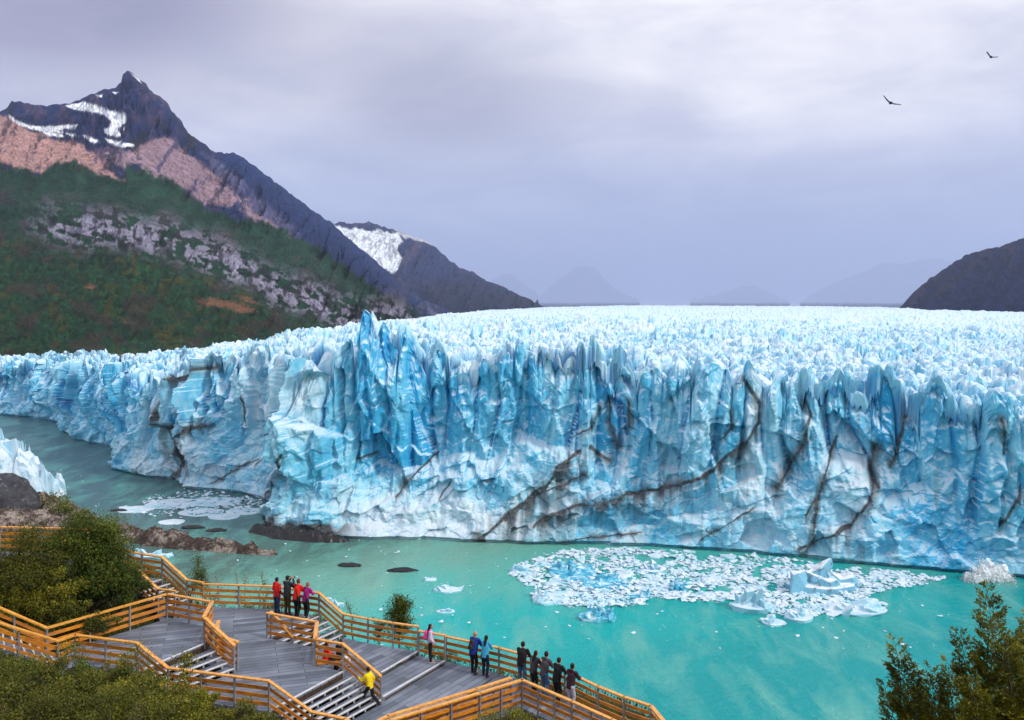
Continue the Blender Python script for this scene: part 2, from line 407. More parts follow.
lean = -3.0 * np.clip((tt - 0.6) / 0.4, 0, 1) ** 2
D = D + lean - 2.2 * (1 - sstep(0.5, 1.3, Z_)) 
FX = fp[None, :, 0] + nrm[None, :, 0] * D; FY = fp[None, :, 1] + nrm[None, :, 1] * D
FZ = zz_ + (vn(S_ / 2.5, Z_ / 2.5, 90) - .5) * 0.8 * np.clip(tt * (1 - tt) * 8, 0, 1)
# surface rows behind the face
us = [0.0]; st = 0.75
while us[-1] < 6300:
    us.append(us[-1] + st); st = min(0.75 + us[-1] * 0.0042 + (max(0, us[-1] - 1200) * 0.010), 60)
us = np.array(us[1:])
offx = FX[-1] - topx; offy = FY[-1] - topy
rad = np.sqrt(topx ** 2 + topy ** 2); ux = topx / rad; uy = topy / rad
# (the off-frame flanks continue straight back too)
SX = topx[None, :] + ux[None, :] * us[:, None]; SY = topy[None, :] + uy[None, :] * us[:, None]
SZ, crev, cr1 = surf(SX, SY)
fade = np.exp(-us / 4.0)[:, None]
SX2 = SX + offx[None, :] * fade; SY2 = SY + offy[None, :] * fade
pxs = 512 + F * SX / SY
dback = np.interp(pxs, BD[:, 0], BD[:, 1])
SZ = SZ - np.clip((SY - dback) * 0.25, 0, 60)
nu = len(us)
GV = np.concatenate([np.stack([FX, FY, FZ], -1).reshape(-1, 3), np.stack([SX2, SY2, SZ], -1).reshape(-1, 3)])
# attributes: blueness, dirt, snowiness
P0x, P0y = px_of(np.stack([fp[None, :, 0] - nrm[None, :, 0] * (T[None, :] * (1 - shape)), fp[None, :, 1] - nrm[None, :, 1] * (T[None, :] * (1 - shape)), FZ], -1))
b_face = 0.36 + (y3_ - 0.5) * 0.22 + (r3 - 0.5) * 0.35 + (q3 - 0.5) * 0.25 + (fbm(S_ / 30, Z_ / 24, 91, 3) - 0.5) * 0.7
b_low = 0.34 + (g3 - 0.5) * 0.45 + (k3 - 0.5) * 0.2 + (fbm(S_ / 22, Z_ / 18, 93, 4) - 0.5) * 1.1
blue = b_face * (1 - lowm) + b_low * lowm
# bearings where the photograph's wall is bluest
BX = [-190, 60, 112, 180, 260, 300, 345, 372, 400, 440, 560, 700, 760, 860, 900, 960, 1024, 1260]
BB = [0.10, 0.20, 0.22, 0.0, 0.02, 0.15, 0.25, 0.42, 0.38, 0.22, 0.18, 0.15, -0.02, 0.10, 0.28, 0.33, 0.15, 0.1]
blue = blue + np.interp(fpx, BX, BB)[None, :] * (1 - lowm * 0.5) + lowm * np.interp(fpx, [0, 300, 350, 400, 470, 520, 700, 880, 920, 960, 1260], [0, 0, .05, -.12, -.1, 0.08, .08, .1, .45, .4, .1])[None, :]
white_cone = np.exp(-(((P0x - 425) / 70) ** 2 + ((P0y - 545) / 34) ** 2))
blue = blue * (1 - 0.25 * lowm) - 1.3 * white_cone
LINES = [([(478, 538), (500, 520), (520, 505), (545, 487), (558, 470), (580, 452)], 2.6, 22), ([(505, 520), (530, 500), (560, 484), (585, 474)], 1.3, 6),
         ([(535, 526), (552, 515), (575, 507), (600, 502), (640, 492), (680, 486), (712, 468), (740, 448), (758, 425), (760, 405), (748, 388), (740, 374)], 1.9, 13),
         ([(730, 410), (733, 425), (722, 440)], 1.0, 4), ([(775, 490), (790, 465), (806, 440), (809, 420), (802, 395), (797, 380)], 1.7, 13),
         ([(815, 515), (820, 490), (828, 462), (836, 440)], 1.3, 8), ([(892, 470), (903, 440), (908, 415), (903, 395)], 1.9, 8), ([(800, 548), (830, 535), (850, 527), (868, 505), (875, 485), (872, 465)], 1.9, 13),
         ([(805, 515), (815, 500), (812, 545)], 1.4, 8), ([(1000, 525), (1012, 505), (1024, 485)], 1.6, 5), ([(1003, 455), (1006, 440), (1001, 420)], 1.4, 2), ([(878, 450), (872, 470), (880, 490)], 2.2, 6),
         ([(178, 372), (176, 400), (182, 430), (180, 462), (170, 480)], 2.6, 4), ([(180, 378), (196, 370), (205, 370)], 1.6, 10), ([(184, 436), (196, 428), (208, 424)], 1.8, 3), ([(247, 395), (249, 425)], 1.0, 3),
         ([(208, 485), (230, 470), (255, 460)], 0.7, 2), ([(255, 465), (272, 445), (290, 432)], 0.9, 2), ([(268, 500), (275, 480), (290, 465), (298, 452)], 1.5, 4), ([(355, 460), (375, 453)], 0.9, 2), ([(395, 495), (410, 478), (420, 466), (437, 456)], 1.2, 4),
         ([(560, 540), (600, 537), (640, 532)], 0.8, 2), ([(440, 500), (448, 484)], 0.8, 2), ([(700, 540), (740, 515), (755, 505)], 0.7, 2), ([(575, 440), (596, 428), (602, 408)], 1.0, 5), ([(610, 400), (612, 430), (618, 450)], 1.4, 8), ([(628, 400), (630, 430)], 1.0, 6), ([(590, 450), (610, 462)], 1.5, 4)]
wobx = P0x + 5 * (fbm(S_ / 7, Z_ / 7, 95, 3) - .5); woby = P0y + 7 * (fbm(S_ / 7, Z_ / 7, 96, 3) - .5)
dirt = np.zeros_like(P0x)
wvar = fbm(S_ / 5, Z_ / 5, 197, 3); wvar2 = fbm(S_ / 4, Z_ / 12, 199, 4)
dripn = sstep(0.3, 0.7, fbm(S_ / 2.2, Z_ / 26, 97, 3)) * 0.8 + 0.2
for ln, wd, drip in LINES:
    a = np.array(ln, float)
    m = (P0x > a[:, 0].min() - 40) & (P0x < a[:, 0].max() + 40)
    cols = np.where(m.any(0))[0]
    if not len(cols): continue
    X_ = wobx[:, cols]; Y_ = woby[:, cols]; best = np.zeros_like(X_)
    for (x0, y0), (x1, y1) in zip(a[:-1], a[1:]):
        vx, vy = x1 - x0, y1 - y0; q = np.clip(((X_ - x0) * vx + (Y_ - y0) * vy) / (vx * vx + vy * vy), 0, 1)
        ex = X_ - (x0 + q * vx); ey = Y_ - (y0 + q * vy); dd = np.sqrt(ex * ex + ey * ey)
        best = np.maximum(best, 0.62 * np.exp(-(dd / (wd * 5.0)) ** 2) * sstep(0.38, 0.66, wvar2[:, cols])); best = np.maximum(best, np.exp(-(dd / (wd * (0.30 + 1.5 * wvar[:, cols] ** 1.3))) ** 2))
        if abs(vx) > 0.1:
            q2 = (X_ - x0) / vx; yl = y0 + q2 * vy; below = Y_ - yl
            dr = np.where((q2 > -0.05) & (q2 < 1.05) & (below > 0), np.exp(-below / (drip * 1.7)) * 0.85, 0)
            best = np.maximum(best, dr * dripn[:, cols])
    dirt[:, cols] = np.maximum(dirt[:, cols], best)
dirt = np.maximum(dirt, 0.38 * sstep(0.5, 0.75, fbm(S_ / 3, Z_ / 40, 98, 4)) * sstep(560, 640, P0x) * sstep(0.4, 0.7, fbm(S_ / 30, Z_ / 25, 198, 2)))
dirt = np.maximum(dirt, sstep(0.7, 0.95, ridged((S_ - Z_) / 30, (S_ + Z_) / 90, 99, 3)) * 0.28 * lowm)
base_band = np.exp(-((P0x - 300) / 48) ** 2) * sstep(6.5, 3.0, FZ + 4 * (vn(S_ / 4, Z_ / 3, 101) - .5)) * (FY < 365)
dirt = np.clip(np.maximum(dirt, base_band * 1.3), 0, 1)
a_dirt = np.concatenate([dirt.ravel(), (np.exp(-us / 5)[:, None] * dirt[-1][None, :] + 0.16 * sstep(0.6, 0.8, fbm(SX / 90, SY / 60, 103, 4))).ravel()])
a_crev = np.concatenate([(crack * (1 - lowm)).ravel(), crev.ravel()])
bs = 0.24 + (cr1 - 0.5) * 0.22 + (fbm(SX / 60, SY / 60, 94, 3) - 0.5) * 0.45 + 0.14 * sstep(600, 1400, SX + SY * 0.9)
a_blue = np.concatenate([np.clip(blue, 0, 1).ravel(), np.clip(bs, 0, 1).ravel()])
a_low = np.concatenate([lowm.ravel(), np.zeros(nu * ns)])
gf = np.concatenate([grid_faces(nz, ns), grid_faces(nu, ns) + nz * ns])
seam = np.arange(ns - 1); r0 = (nz - 1) * ns; r1_ = nz * ns
gf = np.concatenate([gf, np.stack([r0 + seam, r0 + seam + 1, r1_ + seam + 1, r1_ + seam], -1)])
me = np_mesh('glacier', GV, gf, False, {'blue': a_blue, 'dirt': np.clip(a_dirt, 0, 1), 'crev': a_crev, 'low': a_low})

mi = Mt('glacier_ice', rough=0.6, spec=0.2)
g = mi.n('ShaderNodeNewGeometry'); sn = mi.n('ShaderNodeSeparateXYZ'); mi.l(g.outputs['Normal'], sn.inputs[0])
up = mi.math('ADD', mi.math('ADD', sn.outputs[2], mi.math('MULTIPLY', mi.attr('low').outputs['Fac'], -0.26)), mi.math('MULTIPLY', mi.math('SUBTRACT', mi.noise(mi.pos(), 0.35, 4, 0.6), 0.5), 0.6))
snow = mi.ramp(up, [(0.30, 0.0), (0.62, 1.0)])
bl = mi.math('ADD', mi.attr('blue').outputs['Fac'], mi.math('MULTIPLY', mi.math('SUBTRACT', mi.noise(mi.pos((1, 1, 0.5)), 0.45, 5, 0.65, 0.4), 0.5), 0.7))
ice = mi.ramp(bl, [(0.05, (0.62, 0.77, 0.84)), (0.30, (0.40, 0.73, 0.86)), (0.55, (0.16, 0.58, 0.79)), (0.9, (0.035, 0.42, 0.72))])
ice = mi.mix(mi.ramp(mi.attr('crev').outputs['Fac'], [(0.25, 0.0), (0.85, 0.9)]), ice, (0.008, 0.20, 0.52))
snowc = mi.mix(mi.ramp(mi.attr('blue').outputs['Fac'], [(0.1, 0.0), (0.6, 0.55)]), (0.70, 0.79, 0.86), (0.42, 0.70, 0.84))
silt = mi.noise(mi.pos((1, 1, 0.14)), 0.75, 6, 0.68, 0.3)
ice = mi.mix(mi.ramp(silt, [(0.50, 0.0), (0.70, 0.55)]), ice, (0.42, 0.52, 0.56))
ice = mi.mix(mi.ramp(mi.noise(mi.pos((1, 1, 0.3)), 0.22, 4, 0.6), [(0.35, 0.35), (0.6, 0.0)]), ice, (0.02, 0.30, 0.56))
c1 = mi.mix(mi.math('MULTIPLY', snow, 0.92), ice, snowc)
dn_ = mi.noise(mi.pos(), 1.1, 6, 0.7)
df = mi.ramp(mi.math('ADD', mi.attr('dirt').outputs['Fac'], mi.math('MULTIPLY', mi.math('SUBTRACT', dn_, 0.5), 0.45)), [(0.14, 0.0), (0.70, 0.95)])
dcol = mi.ramp(dn_, [(0.35, (0.008, 0.009, 0.011)), (0.65, (0.14, 0.135, 0.135))])
mi.color(mi.mix(df, c1, dcol))
hb = mi.noise(mi.pos(), 0.9, 7, 0.7)
mi.bump(hb, 0.5, 0.8)
gl = tag(link('glacier', me, mi.m), kind='structure')
# ------------------------------------------------------------------ mountains
def inside(poly, X_, Y_):
    """signed-ish distance mask of a polygon in the map of bearings: 1 inside, 0 outside, with a soft edge of about 2"""
    p = np.array(poly, float); ins = np.zeros(X_.shape, bool); dist = np.full(X_.shape, 1e9)
    for (x0, y0), (x1, y1) in zip(p, np.roll(p, -1, 0)):
        c_ = ((y0 > Y_) != (y1 > Y_)) & (X_ < (x1 - x0) * (Y_ - y0) / (y1 - y0 + 1e-9) + x0)
        ins ^= c_
        vx, vy = x1 - x0, y1 - y0; q = np.clip(((X_ - x0) * vx + (Y_ - y0) * vy) / (vx * vx + vy * vy), 0, 1)
        dist = np.minimum(dist, np.hypot(X_ - x0 - q * vx, Y_ - y0 - q * vy))
    sd = np.where(ins, dist, -dist)
    return sd
def interp2(tab, x):
    t = np.array(tab, float); return np.interp(x, t[:, 0], t[:, 1])
def mountain(name, sky_tab, toe_tab, toe_d, top_d, pxa, pxb, nx, nv, relief, seed, colour, mat, power=1.4, back=0.5):
    pxv = np.linspace(pxa, pxb, nx)
    v = np.linspace(0, 1, nv)[:, None]
    ys = (interp2(sky_tab, pxv) + 3.4 * (fbm(pxv / 5, pxv * 0 + seed, 991 + seed, 5) - 0.5))[None, :]; yt = interp2(toe_tab, pxv)[None, :]
    d0 = interp2(toe_d, pxv)[None, :]; d1 = interp2(top_d, pxv)[None, :]
    PX = np.broadcast_to(pxv[None, :], (nv, nx)); PY = yt + (ys - yt) * v
    kk = max(3, int(26 / ((pxb - pxa) / nx))); ker = np.hanning(2 * kk + 1); ker /= ker.sum()
    smt = lambda a: np.convolve(np.pad(a, kk, 'edge'), ker, 'valid')
    ys_s = smt(smt(ys[0]))[None, :]; d0 = smt(smt(d0[0]))[None, :]; d1 = smt(smt(d1[0]))[None, :]
    vs2 = np.clip((yt - PY) / np.maximum(yt - ys_s, 4), 0, 1.6)
    D_ = d0 + (d1 - d0) * vs2 ** power
    X_ = (PX - 512) / F * D_; Z_ = H - (PY - HZ) / F * D_
    rz, rd = relief(PX, PY, v, D_)
    fade = np.clip(v * 12, 0, 1)
    Zn = Z_ + rz * fade
    # the far side falls away behind the crest
    nb = 14
    vb = np.linspace(0.06, 1, nb)[:, None]
    Db = D_[-1][None, :] * (1 + back * vb); Xb = (PX[-1][None, :] - 512) / F * Db
    Zb = Zn[-1][None, :] - (Zn[-1][None, :] + 30) * vb ** 0.8
    V = np.concatenate([np.stack([X_, D_, Zn], -1).reshape(-1, 3), np.stack([Xb, Db, Zb], -1).reshape(-1, 3)])
    PA = HZ + F * (H - Zn) / D_; c_ = colour(PX, PA, v, D_, rd)
    cb = np.broadcast_to(c_[-1][None], (nb, nx, 3))
    C_ = np.concatenate([c_.reshape(-1, 3), cb.reshape(-1, 3)])
    me = np_mesh(name, V, grid_faces(nv + nb, nx), False, {'tint': C_})
    tag(link(name, me, mat), kind='structure')
    return X_, D_, Zn, PX, PY
mm = Mt('mountain_ground', rough=0.95, spec=0.15)
tn = mm.attr('tint').outputs['Color']
f_ = mm.noise(mm.pos(), 0.035, 8, 0.7)
g_ = mm.noise(mm.pos(), 0.15, 6, 0.7)
tn = mm.mix(1.0, tn, mm.ramp(f_, [(0.3, 0.20), (0.7, 0.88)]), 'MULTIPLY')
tn = mm.mix(1.0, tn, mm.ramp(g_, [(0.3, 0.55), (0.7, 1.40)]), 'MULTIPLY')
mm.color(tn)
mm.bump(mm.math('ADD', f_, mm.math('MULTIPLY', g_, 0.3)), 0.5, 14.0)

SKY1 = [(-260, 175), (-150, 150), (-60, 128), (0, 111), (8, 107), (12, 101), (20, 101), (36, 105), (60, 105), (75, 101), (85, 97), (100, 91), (115, 87), (121, 83), (123, 74), (127, 70), (133, 73), (138, 79), (146, 84), (150, 90), (160, 97), (168, 103), (173, 113), (182, 122), (188, 132), (200, 141), (215, 151), (225, 154), (232, 152), (243, 157), (260, 170), (285, 189), (310, 208), (330, 222), (350, 240), (370, 256), (400, 284), (420, 297), (450, 312), (475, 319), (500, 322)]
TOE1 = [(-260, 362), (0, 359.5), (100, 357.5), (200, 352.5), (250, 345.5), (320, 333), (370, 326), (420, 320), (480, 318), (500, 322.5)]
TD1 = [(-260, 790), (0, 745), (62, 765), (112, 790), (200, 830), (250, 950), (320, 1150), (370, 1500), (420, 2000), (500, 3000)]
PD1 = [(-260, 2900), (0, 3100), (128, 3300), (232, 3400), (330, 3500), (400, 3600), (500, 3800)]
GREENTOP = [(-260, 160), (0, 162), (20, 170), (40, 174), (52, 165), (75, 163), (95, 172), (126, 183), (110, 166), (112, 160), (150, 172), (170, 182), (190, 196), (215, 212), (245, 222), (262, 224), (300, 235), (340, 262), (370, 285), (400, 300), (430, 318), (500, 330)]
def relief1(PX, PY, v, D_):
    a = PX / 30; b = PY / 24
    hi = sstep(0.45, 0.8, 1 - (PY - interp2(SKY1, PX)) / 200)
    # gullies run down the fall line
    gul = ridged((PX + 0.75 * PY) / 22, (PY - 0.6 * PX) / 110, 201, 5) - 0.5
    rock = ridged(PX / 17, PY / 15, 205, 5) - 0.5
    low = fbm(PX / 24, PY / 12, 209, 5) - 0.5
    rim = np.clip((PY - interp2(SKY1, PX)) / 20, 0.0, 1) ** 1.2
    sc = D_ / F
    grn = sstep(0, 14, PY - interp2(GREENTOP, PX)) * (1 - sstep(-30, -8, PY - interp2(CLIFF, PX)))
    rz = sc * (gul * (12 + 18 * hi) * (1 - 0.75 * grn) + rock * 22 * hi * (1 - 0.85 * grn) + low * 12 * (1 - hi) * (1 - 0.5 * grn)) * rim
    scr = np.zeros_like(PX)
    for p_ in SCREE[:2]: scr = np.maximum(scr, sstep(-6, 6, inside(p_, PX, PY)))
    rz = rz * (1 - 0.8 * scr)
    # a band of cliffs
    cl = interp2(CLIFF, PX); band = np.exp(-((PY - cl) / 13) ** 2) * (PX > -250)
    rz = rz + sc * band * (ridged(PX / 11, PY / 8, 215, 4) - 0.5) * 9
    # woods stand up from the ground
    f1_, e_, w1, w2, w3, _, _ = voro(PX / 3.2, PY / 2.4, 217)
    wood = np.maximum(sstep(0.35, 0.75, (PY - cl) / 50), 0.4 * grn)
    rz = rz + sc * (0.5 - f1_) * 1.7 * wood * (0.5 + w1)
    rz = rz + sc * (fbm(PX / 1.6, PY / 1.6, 219, 3) - 0.5) * (1.3 + 3.0 * hi) * rim
    return rz, (gul, rock, low, band, w1, wood, hi)
CLIFF = [(-260, 205), (0, 212), (30, 220), (60, 224), (100, 230), (140, 236), (175, 240), (200, 252), (225, 262), (250, 272), (280, 290), (310, 300), (340, 312), (400, 322), (500, 340)]
SCREE = [[(-260, 130), (0, 115), (30, 128), (50, 138), (80, 143), (100, 158), (128, 183), (110, 181), (85, 171), (70, 163), (52, 164), (44, 174), (20, 168), (0, 160), (-260, 175)],
         [(84, 152), (125, 152), (150, 138), (166, 134), (185, 150), (205, 168), (230, 188), (250, 206), (300, 240), (330, 262), (305, 252), (265, 226), (248, 215), (238, 206), (218, 201), (205, 208), (192, 190), (172, 178), (155, 178), (140, 166), (110, 160)],
         [(200, 150), (240, 180), (290, 225), (350, 272), (372, 290), (345, 276), (300, 240), (250, 205), (215, 175)]]
SNOW = [[(7, 114), (16, 120), (28, 125), (45, 126), (60, 125), (78, 124), (76, 128), (58, 131), (66, 133), (50, 133), (30, 129), (15, 123)], [(42, 132), (62, 134), (64, 137), (48, 136)], [(65, 106), (82, 101), (98, 106), (112, 111), (125, 115), (128, 121), (118, 128), (120, 136), (108, 136), (104, 130), (112, 122), (104, 115), (90, 111), (76, 110)],
        [(82, 135), (96, 139), (101, 142), (92, 143)], [(106, 139), (118, 142), (134, 144), (132, 147), (120, 147), (108, 143)], [(62, 132), (78, 136), (74, 138)], [(95, 95), (104, 95), (102, 98)], [(122, 127), (127, 129), (123, 131)], [(103, 128), (115, 130), (112, 134), (104, 133)], [(112, 92), (119, 92), (116, 95)], [(128, 71), (140, 80), (142, 84), (132, 75)]]
def colour1(PX, PY, v, D_, rd):
    gul, rock, low, band, w1, wood, hi = rd
    n = fbm(PX / 9, PY / 7, 231, 5) - 0.5; n2 = fbm(PX / 28, PY / 18, 233, 4) - 0.5; n3 = fbm(PX / 3, PY / 3, 235, 4) - 0.5
    nst = fbm((PX + 0.6 * PY) / 9, (PY - 0.7 * PX) / 40, 237, 4) - 0.5
    def mixa(c, col, m): return c * (1 - m[..., None]) + np.array(col)[None, None] * m[..., None]
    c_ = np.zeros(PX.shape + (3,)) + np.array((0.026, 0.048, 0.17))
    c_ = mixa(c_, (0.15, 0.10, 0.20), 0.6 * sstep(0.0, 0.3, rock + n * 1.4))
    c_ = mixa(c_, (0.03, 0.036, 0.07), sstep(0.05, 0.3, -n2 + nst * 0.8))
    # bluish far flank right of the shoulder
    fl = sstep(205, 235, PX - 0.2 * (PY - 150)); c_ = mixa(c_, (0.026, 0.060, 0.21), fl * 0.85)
    for i, p in enumerate(SCREE):
        sd = inside(p, PX + 14 * n, PY + 12 * n2 + 9 * nst)
        m = sstep(-2.5, 2.5, sd) * (0.95, 0.85, 0.6)[i] * (1 - 0.75 * sstep(0.08, 0.2, nst * 0.7 + n3 * 0.5 + (0.0, 0.07, 0.1)[i]))
        c_ = mixa(c_, ((0.78, 0.46, 0.42), (0.58, 0.39, 0.45), (0.27, 0.24, 0.44))[i], m)
    gt = interp2(GREENTOP, PX) + 9 * n + 14 * nst
    m = sstep(-2.5, 2.5, PY - gt) * sstep(-3, 3, PY - (150 + 0 * PX))
    m = m * (1 - sstep(395, 440, PX) * 0.5)
    gcol = np.array((0.014, 0.080, 0.042)) * (1 + 1.2 * n[..., None] + 0.8 * n2[..., None])
    gcol = np.clip(gcol, 0, 1)
    c_ = c_ * (1 - m[..., None]) + gcol * m[..., None]
    c_ = mixa(c_, (0.07, 0.075, 0.035), m * sstep(0.0, 0.3, n2 + n * .4) * 0.6)
    # cliff band: pale stone in broken blocks
    cl = interp2(CLIFF, PX)
    dc = (PY - cl + 16 * n2) / 17
    nbk = fbm((PX + 0.2 * PY) / 11, (PY - 0.28 * PX) / 5.5, 241, 4) - 0.5
    cm = np.exp(-dc * dc) * sstep(-0.05, 0.05, nbk + n3 * 0.4 - 0.015) * sstep(15, 60, PX + 60 * n2)
    around = np.exp(-((PY - cl) / 34) ** 2)
    c_ = mixa(c_, (0.055, 0.04, 0.058), around * sstep(-0.15, 0.15, n2 + n * .5) * 0.85)
    c_ = mixa(c_, (0.44, 0.42, 0.56), np.clip(cm * 1.1, 0, 1))
    dark = sstep(0.10, 0.22, fbm(PX / 5, PY / 10, 239, 3) - 0.5) * around
    c_ = mixa(c_, (0.018, 0.024, 0.03), dark * 0.8)
    # woods and rusty scrub at the foot
    wz = sstep(8, 30, PY - cl)
    wc = np.array((0.014, 0.060, 0.024))[None, None] * (0.5 + 1.3 * w1[..., None])
    wm = wz * sstep(-0.12, 0.05, n2 + 0.3 * n + 0.06)
    c_ = c_ * (1 - wm[..., None]) + wc * wm[..., None]
    c_ = mixa(c_, (0.075, 0.035, 0.032), wz * sstep(0.05, 0.25, -n2 + 0.5 * n) * 0.6)
    c_ = mixa(c_, (0.10, 0.085, 0.018), wz * sstep(0.08, 0.2, n2 * 0.5 + 0.8 * n) * 0.6)
    for p in ([(195, 300), (215, 298), (240, 303), (258, 311), (245, 313), (225, 308), (205, 306)], [(232, 296), (250, 298), (262, 305), (248, 302)], [(90, 283), (97, 286), (92, 290), (82, 288)]):
        c_ = mixa(c_, (0.33, 0.15, 0.09), sstep(-2, 2, inside(p, PX + 8 * n, PY + 6 * n3)) * 0.8)
    c_ = mixa(c_, (0.36, 0.14, 0.09), sstep(3.2, 1.0, interp2(TOE1, PX) - PY) * 0.8)
    for p in SNOW:
        sd = inside(p, PX + 5 * n3 + 3 * n, PY + 3 * n3 + 2 * n)
        c_ = mixa(c_, (1.5, 1.55, 1.65), sstep(-0.3, 0.6, sd))
    return c_
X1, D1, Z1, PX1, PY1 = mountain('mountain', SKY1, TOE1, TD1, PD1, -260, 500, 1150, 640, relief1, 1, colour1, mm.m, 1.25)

def plain_relief(seed, a, b, amp):
    def f(PX, PY, v, D_):
        n = ridged((PX + 0.7 * PY) / a, (PY - 0.6 * PX) / b, seed, 5) - 0.5
        m = fbm(PX / 5, PY / 4, seed + 9, 4) - 0.5
        rim = np.clip((1 - v) * 7, 0.12, 1)
        return D_ / F * (n * amp + m * amp * 0.5) * rim, (n, m)
    return f
SKY2 = [(300, 216), (322, 219), (334, 223), (340, 221), (352, 224), (368, 222), (384, 226), (398, 231), (412, 236), (425, 240), (436, 246), (444, 255), (458, 266), (472, 271), (486, 280), (500, 286), (515, 292), (528, 298), (541, 305), (552, 310)]
def colour2(PX, PY, v, D_, rd):
    n, m = rd
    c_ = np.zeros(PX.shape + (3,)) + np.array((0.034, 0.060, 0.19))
    def mixa(c, col, k_): return c * (1 - k_[..., None]) + np.array(col)[None, None] * k_[..., None]
    c_ = mixa(c_, (0.17, 0.13, 0.19), sstep(0.0, 0.2, n + m) * 0.5)
    c_ = mixa(c_, (0.02, 0.035, 0.09), sstep(268, 300, PY) * 0.8)
    sd = inside([(300, 222), (345, 227), (398, 233), (402, 240), (397, 250), (402, 258), (394, 274), (380, 268), (366, 252), (340, 240), (300, 240)], PX + 6 * m, PY + 8 * m)
    c_ = mixa(c_, (1.3, 1.4, 1.5), sstep(-1, 1, sd) * (1 - 0.5 * sstep(0.05, 0.2, m)))
    sd = inside([(392, 231), (412, 235), (430, 240), (434, 245), (420, 241), (405, 238)], PX, PY + 5 * m)
    return mixa(c_, (0.8, 0.83, 0.9), sstep(-1, 1, sd))
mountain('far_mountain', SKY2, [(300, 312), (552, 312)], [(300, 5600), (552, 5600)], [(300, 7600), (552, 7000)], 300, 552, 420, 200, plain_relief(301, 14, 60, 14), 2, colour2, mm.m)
SKY3 = [(896, 311), (904, 304), (910, 296), (918, 289), (930, 279), (945, 268), (955, 262), (966, 255), (980, 250), (1000, 246), (1024, 238), (1080, 222), (1180, 196), (1300, 170)]
def colour3(PX, PY, v, D_, rd):
    n, m = rd
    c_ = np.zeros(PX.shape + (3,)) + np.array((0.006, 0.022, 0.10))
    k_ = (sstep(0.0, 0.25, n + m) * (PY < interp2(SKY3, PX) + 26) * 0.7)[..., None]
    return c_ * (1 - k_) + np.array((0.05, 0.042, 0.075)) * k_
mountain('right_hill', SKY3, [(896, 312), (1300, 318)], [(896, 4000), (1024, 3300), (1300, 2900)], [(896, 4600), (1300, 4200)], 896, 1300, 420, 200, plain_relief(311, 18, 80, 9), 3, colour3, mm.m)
def colour4(PX, PY, v, D_, rd):
    n, m = rd
    c_ = np.zeros(PX.shape + (3,)) + np.array((0.03, 0.04, 0.08)); k_ = sstep(0.05, 0.2, n)[..., None]
    return c_ * (1 - k_) + np.array((0.12, 0.12, 0.18)) * k_
for nm, tab, dd in (('distant_peak', [(536, 300), (548, 289), (558, 279), (568, 273), (578, 266), (586, 266), (594, 268), (602, 276), (612, 286), (622, 293), (640, 300)], 70000),
                    ('distant_peak', [(690, 302), (715, 296), (738, 288), (752, 285), (764, 291), (790, 302)], 70000),
                    ('distant_peak', [(800, 302), (822, 288), (845, 278), (862, 272), (884, 262), (905, 264), (930, 258), (960, 262), (1010, 270), (1100, 240)], 70000),
                    ('distant_peak', [(476, 300), (492, 280), (504, 274), (514, 276), (524, 284), (545, 300)], 70000)):
    mountain(nm, tab, [(0, 309), (1200, 309)], [(0, dd - 9000), (1200, dd - 9000)], [(0, dd), (1200, dd)], tab[0][0], tab[-1][0], 160, 90, plain_relief(321 + int(tab[0][0]), 12, 40, 12), 4, colour4, mm.m)

# haze: the air of the valley
hz = bpy.data.meshes.new('haze'); bmh = bmesh.new(); bmesh.ops.create_cube(bmh, size=1.0)
for v_ in bmh.verts:
    v_.co = Vector((v_.co.x * 130000, v_.co.y * 130000 + 55000, -61 if v_.co.z < 0 else 4600))
bmh.to_mesh(hz); bmh.free()
mh = bpy.data.materials.new('haze'); mh.use_nodes = True; mh.node_tree.nodes.clear()
pv = mh.node_tree.nodes.new('ShaderNodeVolumePrincipled'); po = mh.node_tree.nodes.new('ShaderNodeOutputMaterial')
pv.inputs['Color'].default_value = (0.60, 0.72, 1.0, 1); pv.inputs['Density'].default_value = 0.000037
pv.inputs['Anisotropy'].default_value = 0.2
mh.node_tree.links.new(pv.outputs[0], po.inputs['Volume'])
tag(link('haze', hz, mh), kind='stuff')
# ------------------------------------------------------------------ hillside, shore rocks
rng = np.random.default_rng(7)
random.seed(7)
def ground(x, y):
    x = np.asarray(x, float); y = np.asarray(y, float)
    near = 85.4 - 0.60 * np.clip(y, -40, 23.5)
    shelf = 70.6 + 2.4 * sstep(-12.5, -18, x) + 2.2 * sstep(-15, -24, x) * sstep(30, 38, y) - 3.0 * sstep(4, 11, x)
    edge = 43.0 - 0.5 * np.clip(x + 8, 0, 20) + 2.0 * sstep(-14, -20, x)
    far = shelf - 0.62 * np.clip(y - edge, 0, 400)
    z = np.where(y < 23.5, np.maximum(near, shelf), shelf)
    k_ = sstep(22, 27, y); z = np.maximum(near - 2.0 * sstep(2, 9, x) * sstep(8, 20, y), shelf) * (1 - k_) + shelf * k_
    z = np.where(y > edge, far, z)
    return z + (fbm(x / 6, y / 6, 401, 3) - 0.5) * 0.7 * sstep(4, 12, y)
gx = np.linspace(-210, 210, 300); gx = np.sign(gx) * (np.abs(gx) / 210) ** 1.6 * 210
gy = np.linspace(-35, 230, 280)
GX, GY = np.meshgrid(gx, gy)
GZ = np.maximum(ground(GX, GY), -4)
me = np_mesh('hillside', np.stack([GX, GY, GZ], -1).reshape(-1, 3), grid_faces(280, 300), True)
mg = Mt('hillside_soil', rough=0.95, spec=0.1)
n_ = mg.noise(mg.pos(), 0.7, 6, 0.65)
mg.color(mg.ramp(n_, [(0.3, (0.018, 0.026, 0.008)), (0.5, (0.045, 0.05, 0.014)), (0.7, (0.085, 0.065, 0.03))]))
mg.bump(n_, 0.8, 0.4)
tag(link('hillside', me, mg.m), kind='structure')

